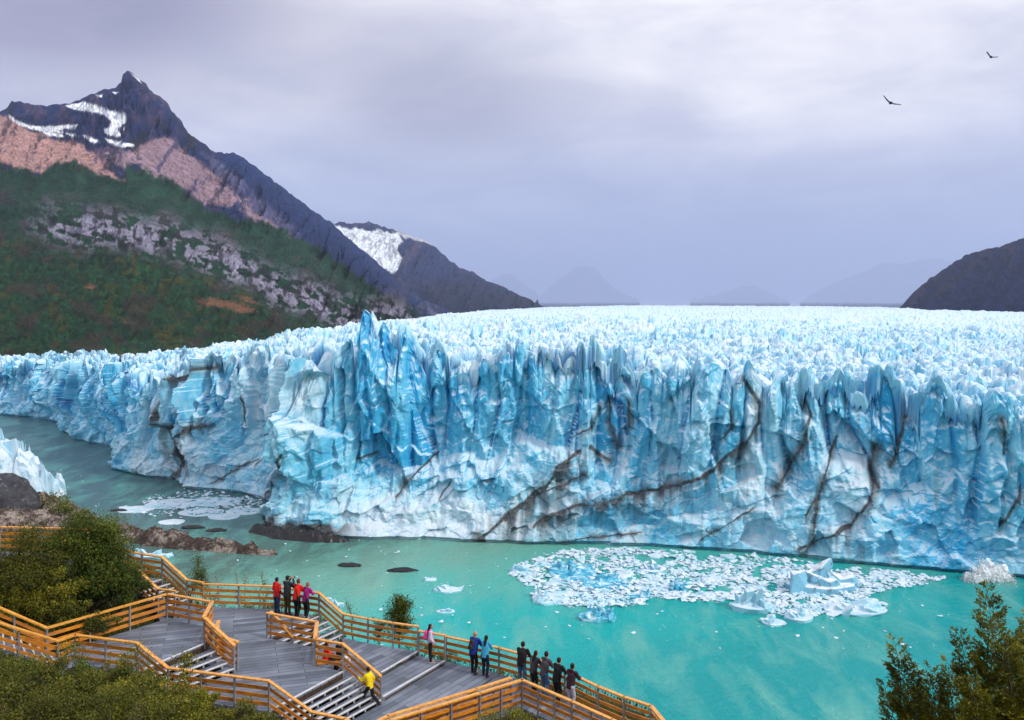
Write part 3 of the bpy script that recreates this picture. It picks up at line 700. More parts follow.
mr_ = Mt('shore_rock', rough=0.85, spec=0.25)
gn = mr_.n('ShaderNodeNewGeometry'); sr = mr_.n('ShaderNodeSeparateXYZ'); mr_.l(gn.outputs['Position'], sr.inputs[0])
a_ = mr_.noise(mr_.pos(), 0.16, 6, 0.7); b_ = mr_.noise(mr_.pos(), 0.9, 6, 0.7)
rc = mr_.ramp(b_, [(0.3, (0.022, 0.017, 0.016)), (0.55, (0.075, 0.052, 0.042)), (0.75, (0.15, 0.11, 0.085))])
hgt = mr_.math('ADD', mr_.math('MULTIPLY', sr.outputs[2], 0.13), mr_.math('MULTIPLY', a_, 1.5))
rc = mr_.mix(mr_.ramp(hgt, [(1.0, 0.0), (1.3, 0.8)]), rc, mr_.ramp(b_, [(0.35, (0.30, 0.13, 0.03)), (0.6, (0.52, 0.30, 0.13)), (0.75, (0.62, 0.50, 0.36))]))
rc = mr_.mix(mr_.ramp(mr_.math('ADD', a_, mr_.math('MULTIPLY', b_, 0.6)), [(0.78, 0.0), (0.95, 0.7)]), rc, (0.5, 0.42, 0.36))
mr_.color(rc); mr_.bump(b_, 0.9, 1.0)
def ridge_field(lines, x, y):
    z = np.full(x.shape, -3.0)
    for ln in lines:
        a = [(*tuple(at(px, py, 0.0))[:2], hh, ww) for px, py, hh, ww in ln]
        for p, q in zip(a[:-1], a[1:]):
            vx, vy = q[0] - p[0], q[1] - p[1]; t_ = np.clip(((x - p[0]) * vx + (y - p[1]) * vy) / (vx * vx + vy * vy), 0, 1)
            dd = np.hypot(x - p[0] - t_ * vx, y - p[1] - t_ * vy); hh = p[2] + (q[2] - p[2]) * t_; ww = p[3] + (q[3] - p[3]) * t_
            z = np.maximum(z, (hh + 3) * np.exp(-(dd / ww) ** 2.4) - 3)
    return z
RX, RY = np.meshgrid(np.linspace(-330, -70, 620), np.linspace(296, 425, 300))
RZ = ridge_field([[(-140, 503, 8, 18), (20, 507, 6, 8), (48, 509, 5.5, 5), (75, 516, 4, 4.5), (97, 521, 0.8, 3)],
                  [(-140, 530, 6, 30), (0, 526, 5.5, 18), (60, 528, 4.5, 11), (105, 534, 4, 8), (150, 541, 4.2, 6), (185, 546, 4.0, 5), (230, 550, 3.2, 4.2), (262, 553, 2.2, 3.5), (276, 555, 0.2, 2)]], RX, RY)
RZ = RZ + (ridged((RX + RY) / 14, (RY - RX) / 9, 411, 5) - 0.5) * 4.2 * sstep(-3, 2, RZ) + (fbm(RX / 2.2, RY / 2.2, 413, 4) - .5) * 2.0 * sstep(-3, 1, RZ)
me = np_mesh('rocky_shore', np.stack([RX, RY, RZ], -1).reshape(-1, 3), grid_faces(300, 620), False)
tag(link('rocky_shore', me, mr_.m), kind='structure')

# stranded ice with a black boulder on the left shore
def field_block(name, cx, cy, rx, ry, hh, n, seed, mat, attrs=True, peak=0.35, step=7.0, floor=-2.0, par=None, power=1.7, tilt=0.0):
    gx_, gy_ = np.meshgrid(np.linspace(-1.15, 1.15, n), np.linspace(-1.15, 1.15, n))
    ang = np.arctan2(gy_, gx_); rad_ = np.hypot(gx_, gy_) / (0.82 + 0.36 * vn(np.cos(ang) * 1.6 + 5, np.sin(ang) * 1.6 + 5, seed))
    h = hh * np.clip(1 - rad_ ** power, 0, 1) + tilt * hh * gx_
    h = np.where(rad_ < 1, h, -1.0 - (rad_ - 1) * 3)
    X_, Y_ = gx_ * rx, gy_ * ry
    f1, e, r1, r2, r3, dx, dy = voro(X_ / step, Y_ / step, seed + 3)
    amp = hh * peak
    h = h + ((r1 - .5) * amp + (r2 - .5) * amp * 1.4 * dx + (r3 - .5) * amp * 1.4 * dy) * (rad_ < 1.02)
    f1, e, r1, r2, r3, dx, dy = voro(X_ / (step * .35), Y_ / (step * .35), seed + 9)
    h = h + ((r1 - .5) * amp * .3 + (r2 - .5) * amp * .5 * dx) * (rad_ < 1.02)
    at_ = {'blue': np.clip(0.04 + (r3 - .5) * .3 + 0 * h, 0, 1).ravel(), 'dirt': np.zeros(h.size), 'crev': np.zeros(h.size)} if attrs else None
    me = np_mesh(name, np.stack([X_, Y_, np.maximum(h, floor)], -1).reshape(-1, 3), grid_faces(n, n), False, at_)
    return link(name, me, mat, par, (cx, cy, 0))
p = at(-40, 497, 0)
o = field_block('ice_remnant', p.x, p.y, 46, 20, 33, 150, 431, mi.m, peak=0.35, step=8.0)
tag(o, 'white and blue heap of stranded ice behind the black boulder on the left shore', 'stranded ice')
mb = Mt('dark_stone', rough=0.6, spec=0.4); n_ = mb.noise(mb.pos(), 0.25, 6, 0.65, 1.0)
mb.color(mb.ramp(n_, [(0.3, (0.012, 0.013, 0.018)), (0.6, (0.055, 0.055, 0.065)), (0.75, (0.35, 0.36, 0.4))])); mb.bump(n_, 0.6, 1.5)
def lumpy(name, rx, ry, rz, seed, mat, sub=4, amp=0.18, par=None, loc=None, flat=False):
    bm = bmesh.new(); bmesh.ops.create_icosphere(bm, subdivisions=sub, radius=1)
    co = np.array([v.co[:] for v in bm.verts])
    n1_ = fbm(co[:, 0] * 1.4 + co[:, 2] * 2 + seed, co[:, 1] * 1.4 - co[:, 2] * 1.3, seed, 4) - .5
    n2__ = ridged(co[:, 0] * 2.2 - co[:, 2], co[:, 1] * 2.2 + co[:, 2] * 2, seed + 5, 3) - .5
    s_ = 1 + amp * 2 * n1_ + amp * n2__
    for v, k_, q in zip(bm.verts, s_, co): v.co = Vector((q[0] * k_ * rx, q[1] * k_ * ry, q[2] * k_ * rz))
    me = bpy.data.meshes.new(name); bm.to_mesh(me); bm.free()
    for pl_ in me.polygons: pl_.use_smooth = not flat
    return link(name, me, mat, par, loc)
p = at(-2, 512, 0)
tag(lumpy('boulder', 17, 9, 16, 441, mb.m, 5, 0.14, loc=(p.x, p.y, 1)), 'large rounded black boulder in front of the stranded ice', 'boulder')
mdk = Mt('wet_rock', rough=0.4, spec=0.5); mdk.color((0.007, 0.006, 0.007))
for px, py, w_, lab in ((118, 511, 9, 'small black rock in the water beside the ice sheets, nearest the shore'), (192, 528, 13, 'thin dark rock in the water above the rock spit, left one of two'), (216, 531, 11, 'thin dark rock in the water above the rock spit, right one of two'),
                        (349, 566, 12, 'low dark rock awash in pale green water, left one of the pair'), (402, 571, 15, 'low dark rock awash in pale green water, right one of the pair')):
    p = at(px, py, 0)
    o = lumpy('rock', w_ * p.y / F * 0.95, 1.6, 1.0, int(px), mdk.m, 3, 0.3, loc=(p.x, p.y, 0), flat=True)
    tag(o, lab, 'rock')
# black moraine ledge under the glacier's nose
SH = ridge_field([[(256, 531, 2.6, 3.5), (280, 537, 3.2, 3.5), (310, 540, 3.6, 3.5), (335, 541, 2.6, 3), (350, 541, .6, 2.5)]], RX2 := np.meshgrid(np.linspace(-100, -52, 200), np.linspace(312, 350, 130))[0], RY2 := np.meshgrid(np.linspace(-100, -52, 200), np.linspace(312, 350, 130))[1])
SH = SH + (fbm(RX2 / 2, RY2 / 2, 451, 4) - .5) * 2.5 * sstep(-3, 1, SH)
tag(link('moraine_ledge', np_mesh('moraine_ledge', np.stack([RX2, RY2, SH], -1).reshape(-1, 3), grid_faces(130, 200), False), mdk.m), kind='structure')

# ------------------------------------------------------------------ floating ice
mf = Mt('floe_ice', rough=0.45, spec=0.35)
g2 = mf.n('ShaderNodeNewGeometry'); s2 = mf.n('ShaderNodeSeparateXYZ'); mf.l(g2.outputs['Normal'], s2.inputs[0])
oi = mf.n('ShaderNodeObjectInfo')
upn = mf.math('ADD', s2.outputs[2], mf.math('MULTIPLY', mf.math('SUBTRACT', mf.noise(mf.pos(), 0.9, 4), 0.5), 0.6))
side = mf.mix(mf.noise(mf.pos(), 0.35, 3), (0.10, 0.48, 0.66), (0.55, 0.78, 0.86))
cf = mf.mix(mf.ramp(upn, [(0.35, 0.0), (0.7, 1.0)]), side, (0.66, 0.76, 0.84))
cf = mf.mix(mf.ramp(mf.noise(mf.pos(), 0.16, 5, 0.7), [(0.48, 0.0), (0.62, 0.75)]), cf, (0.30, 0.62, 0.74)); mf.color(cf); mf.bump(mf.noise(mf.pos(), 2.5, 5, 0.7), 0.4, 0.3)
mfb = Mt('blue_ice', rough=0.3, spec=0.4)
nb_ = mfb.noise(mfb.pos((0.3, 0.3, 1.2)), 1.0, 5, 0.6, 0.4)
mfb.color(mfb.ramp(nb_, [(0.38, (0.015, 0.25, 0.42)), (0.52, (0.12, 0.52, 0.70)), (0.66, (0.75, 0.86, 0.92))])); mfb.bump(nb_, 0.4, 0.4)
mfd = Mt('dirty_ice', rough=0.5, spec=0.35)
nd_ = mfd.noise(mfd.pos(), 0.55, 7, 0.72, 0.4)
gd = mfd.n('ShaderNodeNewGeometry'); sd_ = mfd.n('ShaderNodeSeparateXYZ'); mfd.l(gd.outputs['Normal'], sd_.inputs[0])
base_ = mfd.mix(mfd.ramp(sd_.outputs[2], [(0.45, 0.0), (0.8, 1.0)]), (0.20, 0.50, 0.66), (0.82, 0.87, 0.92))
mfd.color(mfd.mix(mfd.ramp(nd_, [(0.54, 0.0), (0.66, 0.9)]), base_, (0.10, 0.08, 0.10))); mfd.bump(nd_, 0.5, 0.6)
def piece(seed, rough=0.35, k_=26):
    """one chunk of broken ice, unit sized: a faceted hull, flat under the water line"""
    r_ = np.random.default_rng(seed)
    bm = bmesh.new()
    for i in range(k_):
        a = r_.uniform(0, 2 * math.pi); q = r_.uniform(0.55, 1.0); z = r_.uniform(-0.25, 1) * (1.1 - 0.6 * q)
        bm.verts.new((math.cos(a) * q, math.sin(a) * q, z))
    res = bmesh.ops.convex_hull(bm, input=bm.verts)
    bmesh.ops.delete(bm, geom=[e for e in res['geom_interior'] if isinstance(e, bmesh.types.BMVert)], context='VERTS')
    bmesh.ops.recalc_face_normals(bm, faces=bm.faces)
    me = bpy.data.meshes.new('ice_floe'); bm.to_mesh(me); bm.free()
    return me
PIECES = [piece(500 + i, k_=int(12 + i * 2)) for i in range(10)]
for m_ in PIECES: m_.materials.append(mf.m)
def berg(px0, px1, py_top, py_base, seed, label, mat, depth=0.45, peak=0.3, n=70, name='iceberg'):
    """an irregular berg between two bearings, its water line at row py_base"""
    p0 = at(px0, py_base, 0); p1 = at(px1, py_base, 0); cx = (p0.x + p1.x) / 2; cy_ = p0.y
    w_ = (p1.x - p0.x) / 2; hh = (py_base - py_top) * cy_ / F * 0.9
    rr = np.random.default_rng(seed); ry_ = max(w_ * depth * 1.2, 1.3); hz_ = max(hh - 0.1 * w_ * depth, 0.5)
    bm = bmesh.new()
    nch = 4 + int(w_)
    for j in range(nch):
        u_ = rr.uniform(-.72, .72); v2 = rr.uniform(-.6, .6); sx_ = rr.uniform(.22, .5); tall = (1 if j == 0 else rr.uniform(.25, .85)) * (1 - .35 * abs(u_)); tl = rr.normal(0, .35)
        new = []
        for i in range(16):
            a = rr.uniform(0, 6.283); q = rr.uniform(.5, 1); z = rr.choice([-.25, 0.1, 0.6, 1.0]) * (1.1 - .35 * q)
            X_ = u_ + math.cos(a) * q * sx_; Y_ = v2 + math.sin(a) * q * rr.uniform(.3, .6)
            new.append(bm.verts.new((X_ * w_, Y_ * ry_, max(z * hz_ * tall + (tl * hz_ * (X_ - u_) / sx_ if z > 0.3 else 0), -0.5))))
        res = bmesh.ops.convex_hull(bm, input=new)
        bmesh.ops.delete(bm, geom=list({e for e in res['geom_interior'] + res['geom_unused'] if isinstance(e, bmesh.types.BMVert)}), context='VERTS')
    if peak < 0.45 or w_ > 5:      # the low apron of ice that carries the blocks
        new = [bm.verts.new((math.cos(a) * w_ * rr.uniform(.85, 1.02), math.sin(a) * ry_ * rr.uniform(.8, 1.05), z)) for a in np.linspace(0, 6.1, 15) for z in (-0.4, hz_ * .22)]
        bmesh.ops.convex_hull(bm, input=new)
    bmesh.ops.recalc_face_normals(bm, faces=bm.faces)
    me = bpy.data.meshes.new(name); bm.to_mesh(me); bm.free()
    o = link(name, me, mat, None, (cx, cy_ + ry_ * .5, 0))
    md = o.modifiers.new('r', 'REMESH'); md.mode = 'VOXEL'; md.voxel_size = max(w_ / 45, 0.06)
    dg_ = bpy.context.evaluated_depsgraph_get(); me2 = bpy.data.meshes.new_from_object(o.evaluated_get(dg_)); o.modifiers.clear(); o.data = me2; me2.name = name
    for p_ in me2.polygons: p_.use_smooth = False
    if not me2.materials: me2.materials.append(mat)
    tag(o, label, 'iceberg'); return o
HERO = [(504, 529, 560, 573, 'small tilted white iceberg at the left end of the drifting ice', mf.m, .5, .5),
        (546, 600, 563, 577, 'broad flat slab of ice with pale blue streaks near the left of the ice field', mfb.m, .9, .25),
        (580, 632, 577, 588, 'long low bright blue slab of ice, left of the blue wedge', mfb.m, .7, .3),
        (664, 694, 576, 591, 'blue wedge of ice tilted up in the middle of the ice field', mfb.m, .7, .6),
        (628, 652, 588, 598, 'small blue slab of ice just below the long blue slab', mfb.m, .7, .4),
        (578, 618, 601, 621, 'deep blue jagged chunk of ice at the lower left edge of the ice field', mfb.m, .5, .55),
        (786, 862, 556, 592, 'largest iceberg in the ice field, sloping and streaked with dark dirt', mfd.m, .55, .35),
        (733, 777, 585, 612, 'white iceberg with a blue undercut flank at the lower edge of the ice field', mf.m, .6, .5),
        (824, 893, 600, 614, 'long flat bright white iceberg at the lower right edge of the ice field', mf.m, .45, .3),
        (786, 816, 606, 621, 'round white floe beside the white and blue iceberg', mf.m, .8, .25),
        (762, 787, 616, 625, 'small white floe nearest the viewer below the ice field', mf.m, .7, .25),
        (532, 560, 590, 603, 'white heaped ice at the left tip of the ice field, low and rounded', mf.m, .9, .4),
        (640, 668, 560, 572, 'grey white slab of ice far back close to the glacier wall', mfd.m, .8, .3),
        (432, 463, 584, 592, 'white floating ice alone in turquoise water, larger upper one right of the dark rocks', mf.m, .5, .4),
        (436, 455, 607, 613, 'small white ice chunk in open water above the railing', mf.m, .5, .4),
        (423, 437, 575, 581, 'tiny white ice chunk near the right dark rock', mf.m, .6, .4),
        (318, 345, 595, 608, 'white floating ice just beyond the stair railing by the group of four', mf.m, .5, .5),
        (132, 173, 546, 558, 'white angular ice afloat behind the upper walkway railing', mf.m, .3, .5)]
for i, (x0, x1, y0, y1, lab, mt_, dp, pk) in enumerate(HERO):
    berg(x0, x1, y0, y1, 601 + i * 7, lab, mt_, dp, pk)
# thin sheets beneath the left wall
for i, (x0, x1, y0, y1, lab) in enumerate([(112, 152, 503, 511, 'thin white ice sheet, leftmost of the raft under the glacier wall'), (140, 200, 494, 506, 'long pale ice sheet in the middle of the raft under the glacier wall'), (186, 240, 493, 504, 'blue white ice sheet touching the foot of the glacier wall'),
                                           (222, 262, 502, 513, 'pale ice sheet at the right of the raft near the dark ledge'), (156, 184, 515, 523, 'small separate white sheet above the thin dark rocks'), (175, 222, 506, 514, 'ice sheet in the front of the raft, left of the separate pale lobe'), (205, 240, 510, 518, 'frontmost pale lobe of the ice raft under the glacier wall')]):
    o = berg(x0, x1, y1 - 3, y1, 701 + i * 5, lab, mf.m, .6, .5, 60, 'ice_sheet'); o.scale = (1, 1.2, 0.6); o['category'] = 'ice sheet'
FIELD = [(508, 574), (520, 562), (560, 551), (590, 548.5), (660, 551), (760, 558), (850, 568), (935, 575), (950, 577), (925, 583), (890, 590), (870, 596), (885, 606), (840, 612), (800, 618), (775, 612), (740, 606), (700, 600), (660, 598), (640, 604), (600, 608), (560, 607), (532, 600), (536, 588)]
RAFT = [(118, 511), (150, 495), (200, 490), (262, 500), (262, 512), (225, 518), (175, 515), (140, 516)]
def in_field(poly, px, py): return inside(poly, np.array([px]), np.array([py]))[0]
def scatter_in(poly, n, seed):
    a = np.array(poly); r_ = np.random.default_rng(seed); out = []
    while len(out) < n:
        q = r_.uniform(a.min(0), a.max(0), (n * 2, 2)); sd = inside(poly, q[:, 0], q[:, 1]) + 10 * (fbm(q[:, 0] / 18, q[:, 1] / 5, seed, 4) - 0.5)
        sd = np.where(fbm(q[:, 0] / 14, q[:, 1] / 4, 77, 3) < 0.40 - 0.1 * (q[:, 1] > 575), -1, sd)
        out += [tuple(v) for v, s_ in zip(q, sd) if s_ > 0]
    return out[:n]
FG = 'ice floes drifting in the packed ice field'
r_ = np.random.default_rng(33)
for i, (px, py) in enumerate(scatter_in(FIELD, 260, 5)):
    p = at(px, py, 0); s_ = 0.5 + 2.6 * r_.random() ** 2.6
    o = bpy.data.objects.new('ice_floe', PIECES[i % 10]); COL.objects.link(o)
    o.location = (p.x, p.y, -0.12); o.scale = (s_ * r_.uniform(.8, 1.7), s_ * r_.uniform(.8, 1.4), r_.uniform(.35, 1.0) * (0.5 + s_ * .3)); o.rotation_euler = (0, 0, r_.uniform(0, 6.28))
    tag(o, 'white broken floe packed among others in the ice field below the glacier', 'ice floe', FG)
# crumbs of ice: brash, too many to count
def crumbs(name, plist, smin, smax, seed, mat):
    r_ = np.random.default_rng(seed); n = len(plist)
    V = []; Fc = []
    base = np.array([(1, 0, 0), (0.3, 0.95, 0), (-0.8, 0.6, 0), (-0.8, -0.6, 0), (0.3, -0.95, 0)]); fcs = np.array([(0, 1, 6), (1, 2, 6), (2, 3, 6), (3, 4, 6), (4, 0, 6), (0, 5, 1), (1, 5, 2), (2, 5, 3), (3, 5, 4), (4, 5, 0)])
    for i, (px, py) in enumerate(plist):
        p = at(px, py, 0); s_ = smin + (smax - smin) * r_.random() ** 2.2; an = r_.uniform(0, 6.28)
        q = base * (s_ * r_.uniform(.6, 1.25, (5, 1))) ; c_, s__ = math.cos(an), math.sin(an)
        xy = np.stack([q[:, 0] * c_ - q[:, 1] * s__, q[:, 0] * s__ + q[:, 1] * c_], 1)
        hh = s_ * r_.uniform(.2, 1.0)
        v = np.vstack([np.c_[xy, r_.uniform(.0, hh, 5)], [[0, 0, -0.3]], [[r_.uniform(-.3, .3) * s_, r_.uniform(-.3, .3) * s_, hh]]]) + np.array([p.x, p.y, 0.0])
        V.append(v); Fc.append(fcs + i * 7)
    return link(name, np_mesh(name, np.vstack(V), np.vstack(Fc), False), mat)
tag(crumbs('brash_ice', scatter_in(FIELD, 9500, 9) + scatter_in(RAFT, 700, 10), 0.15, 1.3, 11, mf.m), kind='stuff')
loose = [(r_.uniform(380, 960), r_.uniform(552, 650)) for _ in range(160)] + [(r_.uniform(60, 400), r_.uniform(470, 600)) for _ in range(110)]
loose = [q for q in loose if not (q[0] < 380 and q[1] < 500 and q[0] > 230)]
tag(crumbs('loose_ice_crumbs', loose, 0.12, 0.75, 12, mf.m), kind='stuff')

# splash where ice has just fallen
ms = Mt('spray', rough=0.9, spec=0.1); ms.color((0.93, 0.97, 1.0))
tr_ = ms.n('ShaderNodeBsdfTranslucent'); tr_.inputs[0].default_value = (0.95, 0.96, 0.98, 1); mx_ = ms.n('ShaderNodeMixShader'); mx_.inputs[0].default_value = 0.12
ms.l(ms.b.outputs[0], mx_.inputs[1]); ms.l(tr_.outputs[0], mx_.inputs[2]); ms.l(mx_.outputs[0], [x for x in ms.t.nodes if x.type == 'OUTPUT_MATERIAL'][0].inputs[0])
pc = at(989, 581, 0); V = []; Fc = []
n = 3200; r_ = np.random.default_rng(3)
a = r_.uniform(-1, 1, n); el = r_.random(n) ** 1.3
lob = 0.35 + 0.75 * vn(a * 6 + 3, a * 0, 5)
px_ = a * 8.0 * (0.45 + 0.55 * (1 - el * .5)); pz = el * 8.6 * lob * (1 - np.abs(a) ** 1.6 * 0.55); py__ = r_.normal(0, 1.0, n) * (1.9 - el)
px_ = px_ + r_.normal(0, .7, n) * (el + .2); pz = np.abs(pz + r_.normal(0, .5, n) * el)
sz = 0.04 + 0.2 * r_.random(n) ** 2
tet = np.array([(1, 1, 1), (1, -1, -1), (-1, 1, -1), (-1, -1, 1)]) * 0.8; tf = np.array([(0, 1, 2), (0, 3, 1), (0, 2, 3), (1, 3, 2)])
V = (tet[None] * sz[:, None, None] + np.stack([px_ + pc.x, py__ + pc.y, pz], 1)[:, None, :]).reshape(-1, 3)
Fc = (tf[None] + np.arange(n)[:, None, None] * 4).reshape(-1, 3)
LV_ = []; LF_ = []
bs = bmesh.new(); bmesh.ops.create_icosphere(bs, subdivisions=4, radius=1); bco = np.array([v.co[:] for v in bs.verts]); bfa = np.array([[v.index for v in f.verts] for f in bs.faces]); bs.free()
for i in range(26):
    a_ = r_.uniform(-1, 1); e_ = r_.random() ** 1.2 * (1 - .5 * abs(a_)); rr_ = (1.7 - 1.0 * e_) * r_.uniform(.6, 1.1)
    nn_ = 1 + 0.9 * (fbm(bco[:, 0] * 2.6 + i * 3 + bco[:, 2], bco[:, 1] * 2.6 - bco[:, 2] * 2, i, 4) - .5)
    LV_.append(bco * nn_[:, None] * np.array([rr_, rr_ * .8, rr_ * 1.25]) + np.array([pc.x + a_ * 6.6 * (1 - .3 * e_), pc.y + r_.normal(0, .7), e_ * 6.4])); LF_.append(bfa + i * len(bco))
V = np.vstack(LV_ + [V]); Fc = np.vstack(LF_ + [Fc + 26 * len(bco)])
tag(link('splash', np_mesh('splash', V, Fc, True), ms.m), kind='stuff')

# ------------------------------------------------------------------ birds
mbk = Mt('black_feathers', rough=0.8); mbk.color((0.010, 0.009, 0.010))
def bird(px, py, d, span, label, roll, fold, hd):
    root = empty('bird', atd(px, py, d)); tag(root, label, 'bird', None)
    root.rotation_euler = (0, math.radians(roll), hd)
    bm = bmesh.new(); bmesh.ops.create_icosphere(bm, subdivisions=3, radius=1)
    for v in bm.verts:
        y_ = v.co.y; tp = 1 - 0.35 * max(y_, 0) - 0.3 * max(-y_, 0)
        v.co = Vector((v.co.x * 0.24 * tp, y_ * 0.6, v.co.z * 0.24 * tp))
    hd_ = bmesh.ops.create_icosphere(bm, subdivisions=2, radius=0.1)
    for v in hd_['verts']: v.co += Vector((0, 0.58, 0.02))
    # tail fan and beak
    t = [bm.verts.new(c_) for c_ in ((-.06, -.45, 0.02), (.06, -.45, 0.02), (.19, -.95, 0), (0, -1.0, 0), (-.19, -.95, 0), (0, -.5, -.05))]
    bm.faces.new((t[0], t[1], t[2], t[3], t[4])); bm.faces.new((t[5], t[4], t[3], t[2])); bm.faces.new((t[0], t[4], t[5])); bm.faces.new((t[1], t[5], t[2])); bm.faces.new((t[0], t[5], t[1]))
    me = bpy.data.meshes.new('body'); bm.to_mesh(me); bm.free(); link('body', me, mbk.m, root)
    for sx in (-1, 1):
        st = [(0.08, .28, -.28, .03), (.35, .34, -.26, .10), (.75, .30, -.24, .10 + .25 * fold), (1.15, .18, -.28, .12 + .5 * fold), (1.5, .02, -.24, .12 + .75 * fold)]
        vs_ = []
        k_ = span / 3.0
        for (x, yl, yt_, z) in st:
            vs_ += [(sx * x * k_, yl * 1.35, z), (sx * x * k_, yt_ * 1.8, z - .10), (sx * x * k_, (yl + yt_) / 2, z + .10)]
        fc = []
        for i in range(4):
            a0 = i * 3; b0 = a0 + 3
            fc += [(a0, b0, b0 + 2, a0 + 2), (a0 + 2, b0 + 2, b0 + 1, a0 + 1), (a0 + 1, b0 + 1, b0, a0)]
        b0 = 12
        for j in range(5):     # splayed finger feathers
            y0_ = .0 - j * .055; n0 = len(vs_); z0_ = st[-1][3]
            tipx = sx * (1.5 + .32 - .05 * j) * k_
            vs_ += [(sx * 1.48 * k_, y0_ + .03, z0_), (sx * 1.48 * k_, y0_ - .03, z0_), (tipx, y0_ + .05 - .05 * j, z0_ + .12 * fold), (sx * 1.48 * k_, y0_, z0_ + .02)]
            fc += [(n0, n0 + 1, n0 + 2, n0 + 2)[:3], (n0, n0 + 2, n0 + 3), (n0 + 1, n0 + 3, n0 + 2)]
        me = bpy.data.meshes.new('wing'); me.from_pydata(vs_, [], fc); me.update(); link('wing', me, mbk.m, root)
bird(890.5, 103, 150, 3.0, 'black soaring bird with raised wings, lower left one in the sky', 30, 0.45, math.radians(-8))
bird(991, 57, 170, 2.3, 'small black bird banking high near the right top of the sky', 35, 0.5, math.radians(-45))
# ------------------------------------------------------------------ decks, stairs and railings
LV = dict(A=13.45, B=14.2, C=14.95, D=15.10, E=15.25, U=13.15, L=14.05, W=10.8)   # metres below the camera
RH = 1.05
def R(px, py_top, lv):
    """foot of the railing whose hand rail is seen at that pixel, on that deck level"""
    lv = LV.get(lv, lv); p = at(px, py_top, H - lv + RH); p.z = H - lv; return p
def G(px, py, lv):
    lv = LV.get(lv, lv); return at(px, py, H - lv)
mwd = Mt('orange_timber', rough=0.45, spec=0.4)
vw = mwd.coords('Object', (1.0, 1.0, 1.0))
nw = mwd.noise(mwd.pos((3, 3, 14)), 1.3, 5, 0.65); nw2 = mwd.noise(mwd.pos(), 0.9, 3)
cw = mwd.ramp(nw, [(0.3, (0.36, 0.10, 0.008)), (0.55, (0.72, 0.26, 0.018)), (0.75, (0.85, 0.38, 0.04))])
mwd.color(mwd.mix(mwd.ramp(nw2, [(0.4, 0.0), (0.7, 0.75)]), cw, (0.34, 0.15, 0.06))); mwd.bump(nw, 0.2, 0.02)
mtop = Mt('hand_rail_timber', rough=0.35, spec=0.5)
nt_ = mtop.noise(mtop.pos((6, 6, 2)), 1.5, 5, 0.6)
mtop.color(mtop.ramp(nt_, [(0.3, (0.55, 0.20, 0.02)), (0.7, (0.90, 0.46, 0.09))]))
mst = Mt('galvanised_steel', rough=0.5, metallic=0.5); n_ = mst.noise(mst.pos(), 8, 3)
mst.color(mst.ramp(n_, [(0.3, (0.25, 0.26, 0.28)), (0.7, (0.42, 0.43, 0.46))]))
mno = Mt('bare_nosing_steel', rough=0.45, metallic=0.3); mno.color(mno.ramp(mno.noise(mno.pos(), 6, 3), [(0.3, (0.62, 0.63, 0.66)), (0.7, (0.86, 0.87, 0.9))]))
mdkw = Mt('dark_beam', rough=0.8); mdkw.color(mdkw.ramp(mdkw.noise(mdkw.pos((4, 4, 1)), 1.5, 4), [(0.3, (0.02, 0.012, 0.008)), (0.7, (0.075, 0.042, 0.024))]))
NOSE_ANG = math.atan2(2.5, 1.65)      # the steps' edges run this way on the ground
def deck_mat(name, ang):
    m = Mt(name, rough=0.55, spec=0.4)
    g3 = m.n('ShaderNodeNewGeometry'); mp = m.n('ShaderNodeMapping'); mp.inputs['Rotation'].default_value = (0, 0, -ang)
    m.l(g3.outputs['Position'], mp.inputs[0])
    br = m.n('ShaderNodeTexBrick'); br.inputs['Scale'].default_value = 1.0; br.inputs['Brick Width'].default_value = 2.6; br.inputs['Row Height'].default_value = 0.29
    br.inputs['Mortar Size'].default_value = 0.014; br.inputs['Mortar Smooth'].default_value = 0.3; br.inputs['Bias'].default_value = 0.0
    br.inputs['Color1'].default_value = (0.085, 0.105, 0.14, 1); br.inputs['Color2'].default_value = (0.19, 0.22, 0.275, 1); br.inputs['Mortar'].default_value = (0.03, 0.032, 0.04, 1)
    br.offset = 0.37
    m.l(mp.outputs[0], br.inputs['Vector'])
    ns_ = m.noise(mp.outputs[0], 0.7, 5, 0.6); mp2 = m.n('ShaderNodeMapping'); mp2.inputs['Scale'].default_value = (1.2, 18, 1); m.l(mp.outputs[0], mp2.inputs[0])
    gr = m.noise(mp2.outputs[0], 1.2, 5, 0.7)
    c_ = m.mix(1.0, br.outputs['Color'], m.ramp(ns_, [(0.3, 0.72), (0.7, 1.35)]), 'MULTIPLY')
    c_ = m.mix(1.0, c_, m.ramp(gr, [(0.3, 0.78), (0.7, 1.25)]), 'MULTIPLY')
    m.color(c_); m.set(m.b.inputs['Roughness'], m.ramp(gr, [(0.3, 0.42), (0.7, 0.7)])); m.bump(gr, 0.25, 0.01)
    return m
mdeckA = deck_mat('deck_planks_grey', NOSE_ANG)
mdeckB = deck_mat('deck_planks_grey_crosswise', 0.30)
def bm_link(name, bm, mat, parent=None, smooth=False):
    bmesh.ops.recalc_face_normals(bm, faces=bm.faces)
    me = bpy.data.meshes.new(name); bm.to_mesh(me); bm.free()
    if smooth:
        for p_ in me.polygons: p_.use_smooth = True
    return link(name, me, mat, parent)
